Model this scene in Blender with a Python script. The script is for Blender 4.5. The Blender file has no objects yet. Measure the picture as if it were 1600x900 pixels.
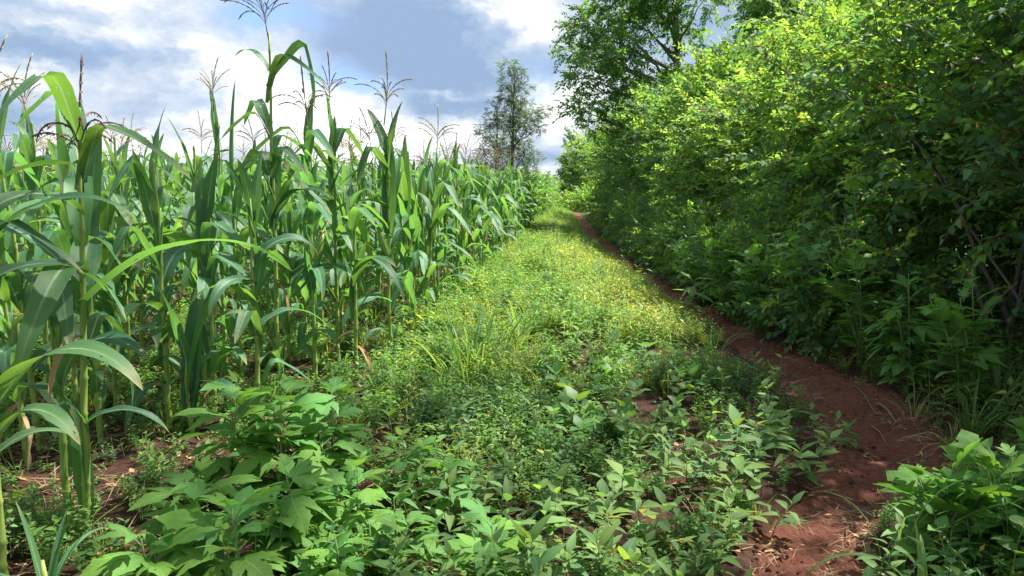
import bpy, math, random
import numpy as np
from mathutils import Vector, Matrix, Euler
random.seed(7)
RNG = np.random.default_rng(7)
R = math.radians
S = bpy.context.scene
COL = S.collection

# ------------------------------------------------------------------ camera
F_PX, PITCH, CAM_H = 1186.0, R(7.7), 1.6
cam_d = bpy.data.cameras.new('camera')
cam_d.sensor_width = 36; cam_d.lens = 36*F_PX/1600; cam_d.clip_start = .05; cam_d.clip_end = 6000
cam = bpy.data.objects.new('camera', cam_d); COL.objects.link(cam)
cam.location = (0, 0, CAM_H); cam.rotation_euler = (math.pi/2-PITCH, 0, 0)
S.camera = cam
def ray(px, py):
    a, b = (px-800)/F_PX, (py-450)/F_PX
    return Vector((a, math.cos(PITCH)-b*math.sin(PITCH), -math.sin(PITCH)-b*math.cos(PITCH)))
def gpt(px, py):
    d = ray(px, py); t = -CAM_H/d.z
    return (d.x*t, d.y*t)
def ppt(px, py, Y):
    d = ray(px, py); t = Y/d.y
    return Vector((d.x*t, Y, CAM_H+d.z*t))

# ------------------------------------------------------------------ sky, sun, exposure
SUN_AZ, SUN_EL = 62, 58                     # degrees clockwise from +Y, height
S.view_settings.view_transform = 'Standard'; S.view_settings.look = 'None'
S.view_settings.exposure = 1.88; S.view_settings.gamma = 1
S.render.engine = 'CYCLES'
S.cycles.max_bounces = 8; S.cycles.diffuse_bounces = 6; S.cycles.glossy_bounces = 2
S.cycles.transmission_bounces = 6; S.cycles.sample_clamp_indirect = 6; S.cycles.use_denoising = True
S.cycles.caustics_reflective = False; S.cycles.caustics_refractive = False
sun_d = bpy.data.lights.new('sun', 'SUN'); sun_d.energy = 3.4; sun_d.angle = R(.9); sun_d.color = (1, .95, .86)
sun = bpy.data.objects.new('sun', sun_d); COL.objects.link(sun); sun.location = (30, 20, 40)
sv = Vector((math.sin(R(SUN_AZ))*math.cos(R(SUN_EL)), math.cos(R(SUN_AZ))*math.cos(R(SUN_EL)), math.sin(R(SUN_EL))))
sun.rotation_euler = sv.to_track_quat('Z', 'Y').to_euler()

class NT:
    """small node-tree writer"""
    def __init__(s, tree): s.t = tree
    def n(s, kind, ins=None, **kw):
        x = s.t.nodes.new(kind)
        for k, v in kw.items(): setattr(x, k, v)
        for k, v in (ins or {}).items(): s.set(x.inputs[k], v)
        return x
    def set(s, sock, v):
        if hasattr(v, 'is_output') or isinstance(v, bpy.types.NodeSocket): s.t.links.new(v, sock)
        elif isinstance(v, bpy.types.Node): s.t.links.new(v.outputs[0], sock)
        else: sock.default_value = v
    def m(s, op, a, b=0.0, c=0.0, clamp=False):
        x = s.t.nodes.new('ShaderNodeMath'); x.operation = op; x.use_clamp = clamp
        for i, v in enumerate((a, b, c)): s.set(x.inputs[i], v)
        return x.outputs[0]
    def mix(s, f, a, b, mode='MIX'):
        x = s.t.nodes.new('ShaderNodeMix'); x.data_type = 'RGBA'; x.blend_type = mode
        s.set(x.inputs['Factor'], f); s.set(x.inputs['A'], a); s.set(x.inputs['B'], b)
        return x.outputs['Result']
    def mixes(s, f, a, b):
        x = s.t.nodes.new('ShaderNodeMix'); x.data_type = 'RGBA'
        s.set(x.inputs[0], f); s.set(x.inputs[6], a); s.set(x.inputs[7], b)
        return x.outputs[2]
    def ramp(s, f, stops):
        x = s.t.nodes.new('ShaderNodeValToRGB'); e = x.color_ramp.elements
        while len(e) < len(stops): e.new(.5)
        for q, (p, c) in zip(e, stops):
            q.position = p; q.color = (*c, 1) if len(c) == 3 else c
        s.set(x.inputs[0], f); return x.outputs[0]

world = bpy.data.worlds.new('World'); S.world = world; world.use_nodes = True
wt = world.node_tree; wt.nodes.clear(); W = NT(wt)
sky = W.n('ShaderNodeTexSky', sky_type='NISHITA', sun_disc=False)
sky.sun_elevation = R(SUN_EL); sky.sun_rotation = R(SUN_AZ); sky.altitude = 1500; sky.dust_density = .6
gen = W.n('ShaderNodeTexCoord').outputs['Generated']
sep = W.n('ShaderNodeSeparateXYZ', {0: gen})
az = W.m('ARCTAN2', sep.outputs[0], sep.outputs[1])
el = W.m('ARCSINE', sep.outputs[2])
# clouds: direction -> (azimuth, stretched elevation), warped by noise so that edges billow
uv = W.n('ShaderNodeCombineXYZ', {0: az, 1: W.m('MULTIPLY', el, 1.7), 2: 0.0})
wn = W.n('ShaderNodeTexNoise', {'Vector': uv.outputs[0], 'Scale': 7.0, 'Detail': 6.0, 'Roughness': .6})
warp = W.n('ShaderNodeVectorMath', {0: wn.outputs['Color'], 1: (.5, .5, .5)}, operation='SUBTRACT')
wn2 = W.n('ShaderNodeTexNoise', {'Vector': uv.outputs[0], 'Scale': 26.0, 'Detail': 4.0, 'Roughness': .6})
warp2 = W.n('ShaderNodeVectorMath', {0: wn2.outputs['Color'], 1: (.5, .5, .5)}, operation='SUBTRACT')
warp_s = W.n('ShaderNodeVectorMath', {0: warp.outputs[0], 1: (.09, .08, 0)}, operation='MULTIPLY')
warp_s2 = W.n('ShaderNodeVectorMath', {0: warp2.outputs[0], 1: (.06, .06, 0)}, operation='MULTIPLY')
wsum = W.n('ShaderNodeVectorMath', {0: warp_s.outputs[0], 1: warp_s2.outputs[0]}, operation='ADD')
uvw = W.n('ShaderNodeVectorMath', {0: uv.outputs[0], 1: wsum.outputs[0]}, operation='ADD')
uvs = W.n('ShaderNodeSeparateXYZ', {0: uvw.outputs[0]})
def blob(px, py, rx, ry):
    d = ray(px, py).normalized(); a0 = math.atan2(d.x, d.y); e0 = math.asin(d.z)
    dx = W.m('MULTIPLY', W.m('SUBTRACT', uvs.outputs[0], a0), F_PX/rx)
    dy = W.m('MULTIPLY', W.m('SUBTRACT', uvs.outputs[1], e0*1.7), F_PX/ry/1.7)
    q = W.m('ADD', W.m('MULTIPLY', dx, dx), W.m('MULTIPLY', dy, dy))
    return W.m('EXPONENT', W.m('MULTIPLY', q, -1.0))
base = W.n('ShaderNodeTexNoise', {'Vector': uvw.outputs[0], 'Scale': 4.6, 'Detail': 9.0, 'Roughness': .58})
bright = W.m('MULTIPLY_ADD', base.outputs[0], 1.9, -.52)
bright = W.m('MULTIPLY_ADD', W.m('SUBTRACT', wn2.outputs[0], .5), .55, bright)
for (px, py, rx, ry, amp) in [(650, 70, 110, 75, -.62), (700, 125, 90, 32, -.35), (680, 172, 95, 20, -.35), (60, 78, 140, 18, -.34),
        (270, 92, 80, 26, -.30), (30, 185, 140, 14, -.22), (90, 12, 120, 16, -.25), (850, 105, 45, 40, -.30), (880, 245, 60, 10, -.3),
        (330, 92, 90, 38, .42), (60, 118, 90, 28, .38), (450, 130, 40, 60, .40), (560, 205, 110, 42, .55), (700, 150, 55, 8, .5),
        (880, 165, 60, 48, .45), (815, 20, 80, 40, .28), (140, 40, 70, 14, .22), (870, 275, 120, 16, .4), (740, 215, 50, 30, .42), (270, 215, 120, 30, .15)]:
    bright = W.m('MULTIPLY_ADD', blob(px, py, rx, ry), amp, bright)
cloud = W.ramp(W.m('MULTIPLY', bright, 1.0, clamp=True), [(0.0, (.80, 1.12, 1.66)), (.28, (1.1, 1.42, 1.9)), (.50, (1.7, 1.9, 2.2)), (.72, (2.55, 2.62, 2.7)), (.88, (3.3, 3.3, 3.3)), (1.0, (3.7, 3.7, 3.7))])
hole = None
for (px, py, rx, ry, amp) in [(510, 122, 40, 22, 1.0), (430, 22, 70, 22, .8), (385, 15, 30, 18, .7), (570, 140, 26, 14, .9), (845, 125, 30, 30, .25)]:
    b = W.m('MULTIPLY', blob(px, py, rx, ry), amp)
    hole = b if hole is None else W.m('ADD', hole, b)
hn = W.n('ShaderNodeTexNoise', {'Vector': uvw.outputs[0], 'Scale': 2.1, 'Detail': 5.0, 'Roughness': .6})
hole = W.m('ADD', hole, W.m('MULTIPLY', W.m('SUBTRACT', hn.outputs[0], .62), 4.0, clamp=True))
cover = W.m('SUBTRACT', 1.0, W.m('MULTIPLY', hole, 1.0, clamp=True), clamp=True)
bluesky = W.mixes(.85, sky.outputs[0], (.8, 1.3, 2.3, 1))
skyc = W.mixes(cover, bluesky, cloud)
bg = W.n('ShaderNodeBackground', {'Color': skyc, 'Strength': .12})
W.n('ShaderNodeOutputWorld', {0: bg.outputs[0]})

# ------------------------------------------------------------------ mesh helpers
def mesh_np(name, V, loops, starts, totals, uv=None, mats=(), mi=None, smooth=True):
    me = bpy.data.meshes.new(name)
    me.vertices.add(len(V)); me.vertices.foreach_set('co', np.asarray(V, np.float32).ravel())
    me.loops.add(len(loops)); me.loops.foreach_set('vertex_index', np.asarray(loops, np.int32))
    me.polygons.add(len(starts)); me.polygons.foreach_set('loop_start', np.asarray(starts, np.int32))
    me.polygons.foreach_set('loop_total', np.asarray(totals, np.int32))
    if mi is not None: me.polygons.foreach_set('material_index', np.asarray(mi, np.int32))
    me.polygons.foreach_set('use_smooth', np.full(len(starts), smooth, bool))
    if uv is not None:
        l = me.uv_layers.new(name='uv'); l.data.foreach_set('uv', np.asarray(uv, np.float32)[np.asarray(loops)].ravel())
    for m in mats: me.materials.append(m)
    me.update(calc_edges=True); me.validate()
    return me
class MB:
    """collects templates (V, faces, uv) with transforms into one mesh"""
    def __init__(s): s.V = []; s.U = []; s.Fv = []; s.T = []; s.M = []; s.n = 0
    def add(s, T, mat=0, loc=None, rot=None, scl=1.0):
        V, F, U = T
        V = np.asarray(V, float)*scl
        if rot is not None: V = V @ np.array(Euler(rot).to_matrix()).T
        if loc is not None: V = V + np.asarray(loc, float)
        s.V.append(V); s.U.append(np.asarray(U, float) if U is not None else np.zeros((len(V), 2)))
        for f in F: s.Fv.extend([i+s.n for i in f]); s.T.append(len(f)); s.M.append(mat)
        s.n += len(V)
    def mesh(s, name, mats, smooth=True):
        starts = np.concatenate([[0], np.cumsum(s.T)[:-1]])
        return mesh_np(name, np.concatenate(s.V), s.Fv, starts, s.T, np.concatenate(s.U), mats, s.M, smooth)
def one(name, T, mats, smooth=True):
    b = MB(); b.add(T); return b.mesh(name, mats, smooth)
def tube(pts, rad, sides=6, cap=True):
    P = np.asarray(pts, float); n = len(P)
    T = np.gradient(P, axis=0); T /= np.linalg.norm(T, axis=1)[:, None]+1e-9
    ref = np.array([0.31, .95, .05]) if abs(T[0][2]) > .7 else np.array([0, 0, 1.])
    A = np.cross(T, ref); A /= np.linalg.norm(A, axis=1)[:, None]+1e-9
    B = np.cross(T, A)
    th = np.arange(sides)*2*math.pi/sides
    V = (P[:, None] + np.asarray(rad, float)[:, None, None]*(np.cos(th)[None, :, None]*A[:, None]+np.sin(th)[None, :, None]*B[:, None])).reshape(-1, 3)
    U = np.stack([np.tile(th/6.283, n), np.repeat(np.linspace(0, 1, n), sides)], 1)
    Fc = [(i*sides+j, i*sides+(j+1) % sides, (i+1)*sides+(j+1) % sides, (i+1)*sides+j) for i in range(n-1) for j in range(sides)]
    if cap: Fc += [tuple(range(sides))[::-1], tuple((n-1)*sides+j for j in range(sides))]
    return V, Fc, U
def blade(L, W, a0, bend, kink=None, kang=0, twist=0, wave=.12, N=12, across=4, ph=0., side=0., fold0=.9, fold1=.22, basew=.5, pw=1.3, full=.35):
    """a long strap leaf rising along +X from the origin: V-folded, wavy, arching"""
    t = np.linspace(0, 1, N+1); ang = a0-bend*t**pw
    if kink is not None:
        q = np.clip((t-kink)/.07, 0, 1); ang = ang-kang*q*q*(3-2*q)
    step = np.stack([np.cos(ang), side*t, np.sin(ang)], 1)*L/N
    P = np.concatenate([[np.zeros(3)], np.cumsum(step[:-1]*.5+step[1:]*.5, 0)])
    w = W*np.minimum(1, basew+(1-basew)*t/full)*np.clip(1-t**2.6, 0, 1)**.75
    w[-1] = W*.02
    fold = fold0+(fold1-fold0)*np.clip(t*3.5, 0, 1)
    Tn = np.stack([np.cos(ang), 0*ang, np.sin(ang)], 1); Nn = np.stack([-np.sin(ang), 0*ang, np.cos(ang)], 1); Bn = np.tile([0., 1, 0], (N+1, 1))
    c, s_ = np.cos(twist*t)[:, None], np.sin(twist*t)[:, None]
    B2, N2 = c*Bn+s_*Nn, c*Nn-s_*Bn
    V, U = [], []
    for k in range(across+1):
        s = -1+2*k/across
        wv = wave*w*np.sin(t*(15+4*s)+ph+1.7*s)*abs(s)**2*np.clip(t*3, 0, 1)
        V.append(P+B2*(s*w*np.cos(fold*.8))[:, None]+N2*((abs(s)*w*np.sin(fold*.8))+wv)[:, None])
        U.append(np.stack([np.full(N+1, (s+1)/2), t], 1))
    V = np.stack(V, 1).reshape(-1, 3); U = np.stack(U, 1).reshape(-1, 2); a = across+1
    Fc = [(i*a+k, (i+1)*a+k, (i+1)*a+k+1, i*a+k+1) for i in range(N) for k in range(across)]
    return V, Fc, U
def ovate(L=1, w=.3, droop=.25, fold=.18, petiole=.12, pos=.38):
    """folded ovate leaf along +X; 8 tris + petiole"""
    x = [0, pos*.45, pos, (1+pos)/2+.05, 1]; ww = [0, w*.72, w, w*.55, 0]
    V, U = [], []
    for xi, wi in zip(x, ww):
        z = -droop*xi**2
        V += [(xi, wi, z+fold*wi), (xi, 0, z), (xi, -wi, z+fold*wi)]; U += [(.5+.5*wi/w, xi), (.5, xi), (.5-.5*wi/w, xi)]
    V = np.array(V)*L; V[:, 0] += petiole*L
    Fc = [(1, 3, 4), (1, 4, 5)]
    for i in (1, 2):
        a = 3*i; Fc += [(a, a+3, a+4, a+1), (a+1, a+4, a+5, a+2)]
    Fc += [(9, 13, 10), (10, 13, 11)]
    n = len(V); pw = .018*L
    V = np.concatenate([V, [(0, pw, 0), (0, -pw, 0), (petiole*L, -pw, 0), (petiole*L, pw, 0)]]); U += [(.5, 0)]*4
    Fc.append((n, n+1, n+2, n+3))
    keep = [i for i in range(n+4) if i not in (0, 2, 12, 14)]; mp = {o: i for i, o in enumerate(keep)}
    return V[keep], [tuple(mp[i] for i in f) for f in Fc], np.array(U)[keep]
def small(L=1, w=.28, droop=.2, fold=.2):
    V = [(0, 0, 0), (.45*L, w*L, fold*w*L-droop*.2*L), (.5*L, 0, -droop*.25*L), (.45*L, -w*L, fold*w*L-droop*.2*L), (L, 0, -droop*L)]
    return np.array(V), [(0, 2, 1), (0, 3, 2), (1, 2, 4), (2, 3, 4)], np.array([(.5, 0), (1, .45), (.5, .5), (0, .45), (.5, 1)])
LOBE3 = [(0.02, 0, .02), (.05, .0, .06), (.13, .05, .15), (.18, .07, .22), (.27, .11, .27), (.33, .14, .35), (.47, .18, .38), (.52, .21, .44), (.74, .25, .53), (.63, .30, .38), (.60, .33, .31), (.52, .40, .16), (.58, .45, .17), (.62, .49, .225), (.70, .55, .205), (.74, .60, .235), (.83, .72, .15), (.87, .78, .135), (1.02, 1.02, 0)]
LOBE5 = [(0.0, 0, .03), (.02, .0, .12), (.10, .03, .27), (.16, .05, .32), (.32, .08, .47), (.27, .10, .33), (.20, .13, .20), (.30, .16, .25), (.46, .19, .37), (.52, .22, .42), (.74, .26, .54), (.64, .32, .36), (.52, .40, .14), (.63, .47, .21), (.70, .54, .20), (.76, .60, .23), (.86, .74, .14), (1.02, 1.02, 0)]
def lobed(prof, L, droop=.3, fold=.25, curl=.0, petiole=.3, ph=0., wid=1.):
    """lobed leaf: each outline point (x, y) is joined to its point on the midrib; folded, drooping, lobes curling"""
    V, U, Fc = [], [], []
    up = lambda x: -droop*x**2
    mids = []
    for (x, mx, y) in prof:
        mids.append(len(V)); V.append((mx, 0, up(mx))); U.append((.5, mx))
    sides = []
    for sg in (1, -1):
        ids = []
        for k, (x, mx, y) in enumerate(prof):
            for fr in (.55, 1.):
                xx = mx+(x-mx)*fr; yy = y*fr*wid
                z = up(xx)+fold*abs(yy)*(1 if fr < 1 else .85)-curl*yy*yy*2.2+.03*math.sin(7*xx+ph+2*sg)*fr
                ids.append(len(V)); V.append((xx, sg*yy, z)); U.append((.5+sg*yy, xx))
        sides.append((sg, ids))
    n = len(prof)
    for sg, ids in sides:
        for k in range(n-1):
            q1 = (mids[k], mids[k+1], ids[2*k+2], ids[2*k]); q2 = (ids[2*k], ids[2*k+2], ids[2*k+3], ids[2*k+1])
            for q in (q1, q2): Fc.append(q if sg < 0 else q[::-1])
    V = np.array(V)*L; V[:, 0] += petiole*L
    m = len(V); p = .012*L+.001
    V = np.concatenate([V, [(0, p, 0), (0, -p, 0), (petiole*L+.02*L, -p, 0), (petiole*L+.02*L, p, 0), (0, 0, -p*1.6), (petiole*L+.02*L, 0, -p*1.6)]]); U += [(.5, 0)]*6
    Fc += [(m, m+1, m+2, m+3), (m, m+3, m+5, m+4), (m+1, m+4, m+5, m+2)]
    return V, Fc, np.array(U)

# ------------------------------------------------------------------ object helpers
def tag(o, label=None, cat=None, group=None, kind=None):
    if label: o['label'] = label
    if cat: o['category'] = cat
    if group: o['group'] = group
    if kind: o['kind'] = kind
    return o
def obj(name, me, parent=None, loc=None, rot=None, scl=None, mat=None):
    o = bpy.data.objects.new(name, me); COL.objects.link(o)
    if parent is not None: o.parent = parent
    if mat is not None: o.matrix_basis = mat
    else:
        if loc is not None: o.location = loc
        if rot is not None: o.rotation_euler = rot
        if scl is not None: o.scale = (scl,)*3 if not hasattr(scl, '__len__') else scl
    return o
def thing(name, loc, label, cat, group=None, rot=(0, 0, 0)):
    o = obj(name, None, None, loc, rot); o.empty_display_size = .1
    return tag(o, label, cat, group)

GN_CACHE = {}
def scatter_group(key, protos):
    if key in GN_CACHE: return GN_CACHE[key]
    c = bpy.data.collections.new(key)
    for p in protos: c.objects.link(p)
    g = bpy.data.node_groups.new(key, 'GeometryNodeTree')
    g.interface.new_socket('Geometry', in_out='INPUT', socket_type='NodeSocketGeometry')
    g.interface.new_socket('Geometry', in_out='OUTPUT', socket_type='NodeSocketGeometry')
    N = NT(g)
    gi = N.n('NodeGroupInput'); go = N.n('NodeGroupOutput')
    ci = N.n('GeometryNodeCollectionInfo'); ci.inputs['Collection'].default_value = c
    ci.inputs['Separate Children'].default_value = True; ci.inputs['Reset Children'].default_value = True
    def attr(nm, ty):
        a = N.n('GeometryNodeInputNamedAttribute', data_type=ty); a.inputs['Name'].default_value = nm; return a.outputs['Attribute']
    iop = N.n('GeometryNodeInstanceOnPoints', {'Points': gi.outputs[0], 'Instance': ci.outputs[0], 'Pick Instance': True, 'Instance Index': attr('pick', 'INT'),
              'Rotation': N.n('FunctionNodeEulerToRotation', {0: attr('rot', 'FLOAT_VECTOR')}).outputs[0], 'Scale': attr('scl', 'FLOAT')})
    N.set(go.inputs[0], iop.outputs[0])
    GN_CACHE[key] = g
    return g
def scatter(name, key, protos, pts, rot, scl, pick=None, parent=None, rng=RNG):
    pts = np.asarray(pts, np.float32); n = len(pts)
    me = bpy.data.meshes.new(name); me.vertices.add(n); me.vertices.foreach_set('co', pts.ravel())
    a = me.attributes.new('rot', 'FLOAT_VECTOR', 'POINT'); a.data.foreach_set('vector', np.asarray(rot, np.float32).ravel())
    a = me.attributes.new('scl', 'FLOAT', 'POINT'); a.data.foreach_set('value', np.asarray(scl, np.float32))
    a = me.attributes.new('pick', 'INT', 'POINT'); a.data.foreach_set('value', np.asarray(pick if pick is not None else rng.integers(0, len(protos), n), np.int32))
    o = obj(name, me, parent); m = o.modifiers.new('scatter', 'NODES'); m.node_group = scatter_group(key, protos)
    o['kind'] = 'stuff'
    return o
def proto(name, me): return bpy.data.objects.new(name, me)
def dir_rot(d, roll):
    """euler that turns +X to the directions d (n,3) keeping Z up as far as possible, with a roll"""
    d = d/np.linalg.norm(d, axis=1)[:, None]
    return np.stack([roll, -np.arcsin(np.clip(d[:, 2], -1, 1)), np.arctan2(d[:, 1], d[:, 0])], 1)

# ------------------------------------------------------------------ materials
def new_mat(name):
    m = bpy.data.materials.new(name); m.use_nodes = True; m.node_tree.nodes.clear()
    return m, NT(m.node_tree)
def leaf_mat(name, col, trans, rough=.42, tf=.4, var=.35, yellow=0., vein=None, veinw=.045, spec=.4, lat=False, strap=False, holes=0):
    m, N = new_mat(name)
    isl = N.n('ShaderNodeNewGeometry').outputs['Random Per Island']
    orn = N.n('ShaderNodeObjectInfo').outputs['Random']
    r = N.m('FRACT', N.m('ADD', N.m('MULTIPLY', isl, 3.7), N.m('MULTIPLY', orn, 7.3)))
    k = N.m('MULTIPLY_ADD', r, 2*var, 1-var)
    r2 = N.m('FRACT', N.m('ADD', N.m('MULTIPLY', isl, 17.1), N.m('MULTIPLY', orn, 29.7)))
    def tint(c):
        lo = (c[0]*.8, c[1]*.95, c[2]*1.25, 1); hi = (min(1, c[0]*1.22), c[1]*1.06, c[2]*.85, 1)
        q = N.mixes(r2, lo, hi)
        if yellow: q = N.mixes(N.m('MULTIPLY', N.m('GREATER_THAN', r2, 1-yellow), .75), q, (.45, .36, .05, 1))
        return N.mixes(1.0, q, q) if False else q
    c1, c2 = tint(col), tint(trans)
    def scale(c):
        x = N.n('ShaderNodeVectorMath', operation='SCALE'); N.set(x.inputs[0], c); N.set(x.inputs['Scale'], k); return x.outputs[0]
    c1, c2 = scale(c1), scale(c2)
    tc = N.n('ShaderNodeTexCoord')
    s = N.n('ShaderNodeSeparateXYZ', {0: tc.outputs['UV']})
    bump = None
    if vein:
        d = N.m('ABSOLUTE', N.m('SUBTRACT', s.outputs[0], .5))
        w = N.m('SUBTRACT', 1.0, N.m('DIVIDE', d, veinw), clamp=True)
        w = N.m('MULTIPLY', w, N.m('SUBTRACT', 1.05, s.outputs[1], clamp=True))
        if lat:
            ph = N.m('MULTIPLY', N.m('SUBTRACT', s.outputs[1], N.m('MULTIPLY', d, .85)), 11.0)
            lw = N.m('SUBTRACT', 1.0, N.m('MULTIPLY', N.m('ABSOLUTE', N.m('SUBTRACT', N.m('FRACT', ph), .5)), 9.0), clamp=True)
            w = N.m('MAXIMUM', w, N.m('MULTIPLY', lw, .38))
        c1 = N.mixes(w, c1, (*vein, 1)); c2 = N.mixes(N.m('MULTIPLY', w, .6), c2, (*vein, 1))
        hgt = N.m('MULTIPLY', w, -1.0)
        if strap:
            st = N.m('SINE', N.m('MULTIPLY', s.outputs[0], 150.0))
            hgt = N.m('MULTIPLY_ADD', st, .16, hgt)
            nz = N.n('ShaderNodeTexNoise', {'Vector': tc.outputs['UV'], 'Scale': 9.0, 'Detail': 3.0})
            sc2 = N.n('ShaderNodeVectorMath', operation='SCALE'); N.set(sc2.inputs[0], c1); N.set(sc2.inputs['Scale'], N.m('MULTIPLY_ADD', nz.outputs[0], .7, .65)); c1 = sc2.outputs[0]
            tip = N.m('MULTIPLY', N.m('MULTIPLY', N.m('SUBTRACT', s.outputs[1], .86), 9.0, clamp=True), N.m('MULTIPLY_ADD', nz.outputs[0], 3.0, -.9, clamp=True), clamp=True)
            c1 = N.mixes(tip, c1, (.36, .27, .11, 1))
        bump = N.n('ShaderNodeBump', {'Height': hgt, 'Strength': .35, 'Distance': .003}).outputs[0]
    p = N.n('ShaderNodeBsdfPrincipled', {'Base Color': c1, 'Roughness': rough, 'Specular IOR Level': spec})
    t = N.n('ShaderNodeBsdfTranslucent', {'Color': c2})
    if bump is not None: N.set(p.inputs['Normal'], bump)
    mx = N.n('ShaderNodeMixShader', {0: tf, 1: p.outputs[0], 2: t.outputs[0]})
    if holes:                                     # chewed spots
        hv = N.n('ShaderNodeCombineXYZ', {0: s.outputs[0], 1: N.m('MULTIPLY', s.outputs[1], holes), 2: N.m('MULTIPLY', r, 60.0)})
        hn = N.n('ShaderNodeTexNoise', {'Vector': hv.outputs[0], 'Scale': 5.5, 'Detail': 2.0})
        cut = N.m('MULTIPLY', N.m('GREATER_THAN', hn.outputs[0], .715), N.m('GREATER_THAN', r2, .35))
        mx = N.n('ShaderNodeMixShader', {0: cut, 1: mx.outputs[0], 2: N.n('ShaderNodeBsdfTransparent').outputs[0]})
    N.n('ShaderNodeOutputMaterial', {0: mx.outputs[0]})
    return m
def plain_mat(name, c1, c2, scale=8., rough=.8, bump=.0, stretch=(1, 1, 1), spec=.3, bscale=3.):
    m, N = new_mat(name)
    tc = N.n('ShaderNodeTexCoord'); mp = N.n('ShaderNodeMapping', {0: tc.outputs['Object']}); mp.inputs['Scale'].default_value = stretch
    nz = N.n('ShaderNodeTexNoise', {'Vector': mp.outputs[0], 'Scale': scale, 'Detail': 6.0, 'Roughness': .65})
    orn = N.n('ShaderNodeObjectInfo').outputs['Random']
    f = N.m('ADD', N.m('MULTIPLY_ADD', nz.outputs[0], 2.2, -.75), N.m('MULTIPLY', orn, .3), clamp=True)
    p = N.n('ShaderNodeBsdfPrincipled', {'Base Color': N.mixes(f, (*c1, 1), (*c2, 1)), 'Roughness': rough, 'Specular IOR Level': spec})
    if bump:
        nb = N.n('ShaderNodeTexNoise', {'Vector': mp.outputs[0], 'Scale': scale*bscale, 'Detail': 8.0, 'Roughness': .7})
        N.set(p.inputs['Normal'], N.n('ShaderNodeBump', {'Height': nb.outputs[0], 'Strength': bump, 'Distance': .02}).outputs[0])
    N.n('ShaderNodeOutputMaterial', {0: p.outputs[0]})
    return m
M_maize = leaf_mat('maize_leaf', (.062, .165, .068), (.22, .48, .06), rough=.5, tf=.38, var=.28, vein=(.46, .56, .36), veinw=.075, spec=.45, strap=True, holes=5.)
M_maize_y = leaf_mat('maize_leaf_far', (.06, .17, .04), (.24, .50, .05), rough=.4, tf=.42, var=.3, yellow=.05, vein=(.33, .46, .22), veinw=.08, spec=.5)
M_dryleaf = leaf_mat('maize_dry', (.34, .23, .11), (.4, .28, .12), rough=.7, tf=.25, var=.3)
M_stalk = plain_mat('maize_stalk', (.17, .27, .05), (.28, .36, .085), 9., .5, stretch=(6, 6, 1))
M_sheath = leaf_mat('maize_sheath', (.10, .22, .05), (.2, .4, .06), tf=.15, var=.2)
M_tassel = plain_mat('tassel_dark', (.10, .06, .055), (.20, .13, .09), 30., .8)
M_tassel_l = plain_mat('tassel_straw', (.26, .21, .12), (.38, .32, .18), 30., .8)
M_husk = leaf_mat('cob_husk', (.22, .34, .10), (.3, .45, .1), tf=.15, var=.2)
M_silk = plain_mat('cob_silk', (.42, .32, .16), (.28, .14, .07), 30., .7)
M_lobed = leaf_mat('lobed_leaf', (.105, .235, .045), (.27, .58, .05), rough=.62, tf=.36, var=.25, vein=(.27, .44, .17), veinw=.02, lat=True, spec=.25, holes=1.2)
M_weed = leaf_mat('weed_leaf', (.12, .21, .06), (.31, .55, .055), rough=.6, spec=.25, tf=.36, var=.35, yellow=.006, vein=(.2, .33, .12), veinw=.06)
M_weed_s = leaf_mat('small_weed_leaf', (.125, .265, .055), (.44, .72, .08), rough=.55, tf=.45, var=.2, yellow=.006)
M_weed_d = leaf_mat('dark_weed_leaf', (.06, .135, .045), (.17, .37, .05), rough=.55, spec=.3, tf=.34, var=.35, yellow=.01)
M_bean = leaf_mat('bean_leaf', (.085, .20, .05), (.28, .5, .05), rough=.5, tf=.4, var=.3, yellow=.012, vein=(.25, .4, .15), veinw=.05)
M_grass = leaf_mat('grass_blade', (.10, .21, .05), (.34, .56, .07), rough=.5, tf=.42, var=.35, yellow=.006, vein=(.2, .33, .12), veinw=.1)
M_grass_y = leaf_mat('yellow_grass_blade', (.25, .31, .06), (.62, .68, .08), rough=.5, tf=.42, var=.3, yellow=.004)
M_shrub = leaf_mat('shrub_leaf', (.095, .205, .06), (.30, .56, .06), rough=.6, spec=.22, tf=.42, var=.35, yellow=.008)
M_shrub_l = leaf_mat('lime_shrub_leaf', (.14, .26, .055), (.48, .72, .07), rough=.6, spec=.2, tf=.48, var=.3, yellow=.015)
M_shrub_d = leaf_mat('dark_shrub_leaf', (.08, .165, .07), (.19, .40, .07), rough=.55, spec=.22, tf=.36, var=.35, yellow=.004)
M_tree = leaf_mat('tree_leaf', (.085, .19, .06), (.26, .52, .06), rough=.5, spec=.25, tf=.36, var=.4)
M_tree_g = leaf_mat('grey_tree_leaf', (.09, .14, .075), (.2, .34, .09), rough=.5, tf=.36, var=.35)
M_stem = plain_mat('green_stem', (.10, .19, .05), (.19, .22, .08), 20., .6)
M_stem_r = plain_mat('brown_stem', (.12, .07, .045), (.2, .13, .07), 20., .7)
M_bark = plain_mat('bark', (.10, .08, .06), (.24, .20, .16), 6., .9, bump=.5, stretch=(3, 3, .7))
M_flower = plain_mat('orange_flower', (.85, .30, .06), (.8, .18, .22), 60., .6)
M_yflower = plain_mat('yellow_flower', (.85, .5, .04), (.8, .35, .03), 60., .6)
M_straw = plain_mat('dry_straw', (.38, .27, .15), (.22, .14, .08), 12., .8)
M_dry = plain_mat('dry_leaf', (.30, .14, .07), (.40, .24, .13), 20., .8)

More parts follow.
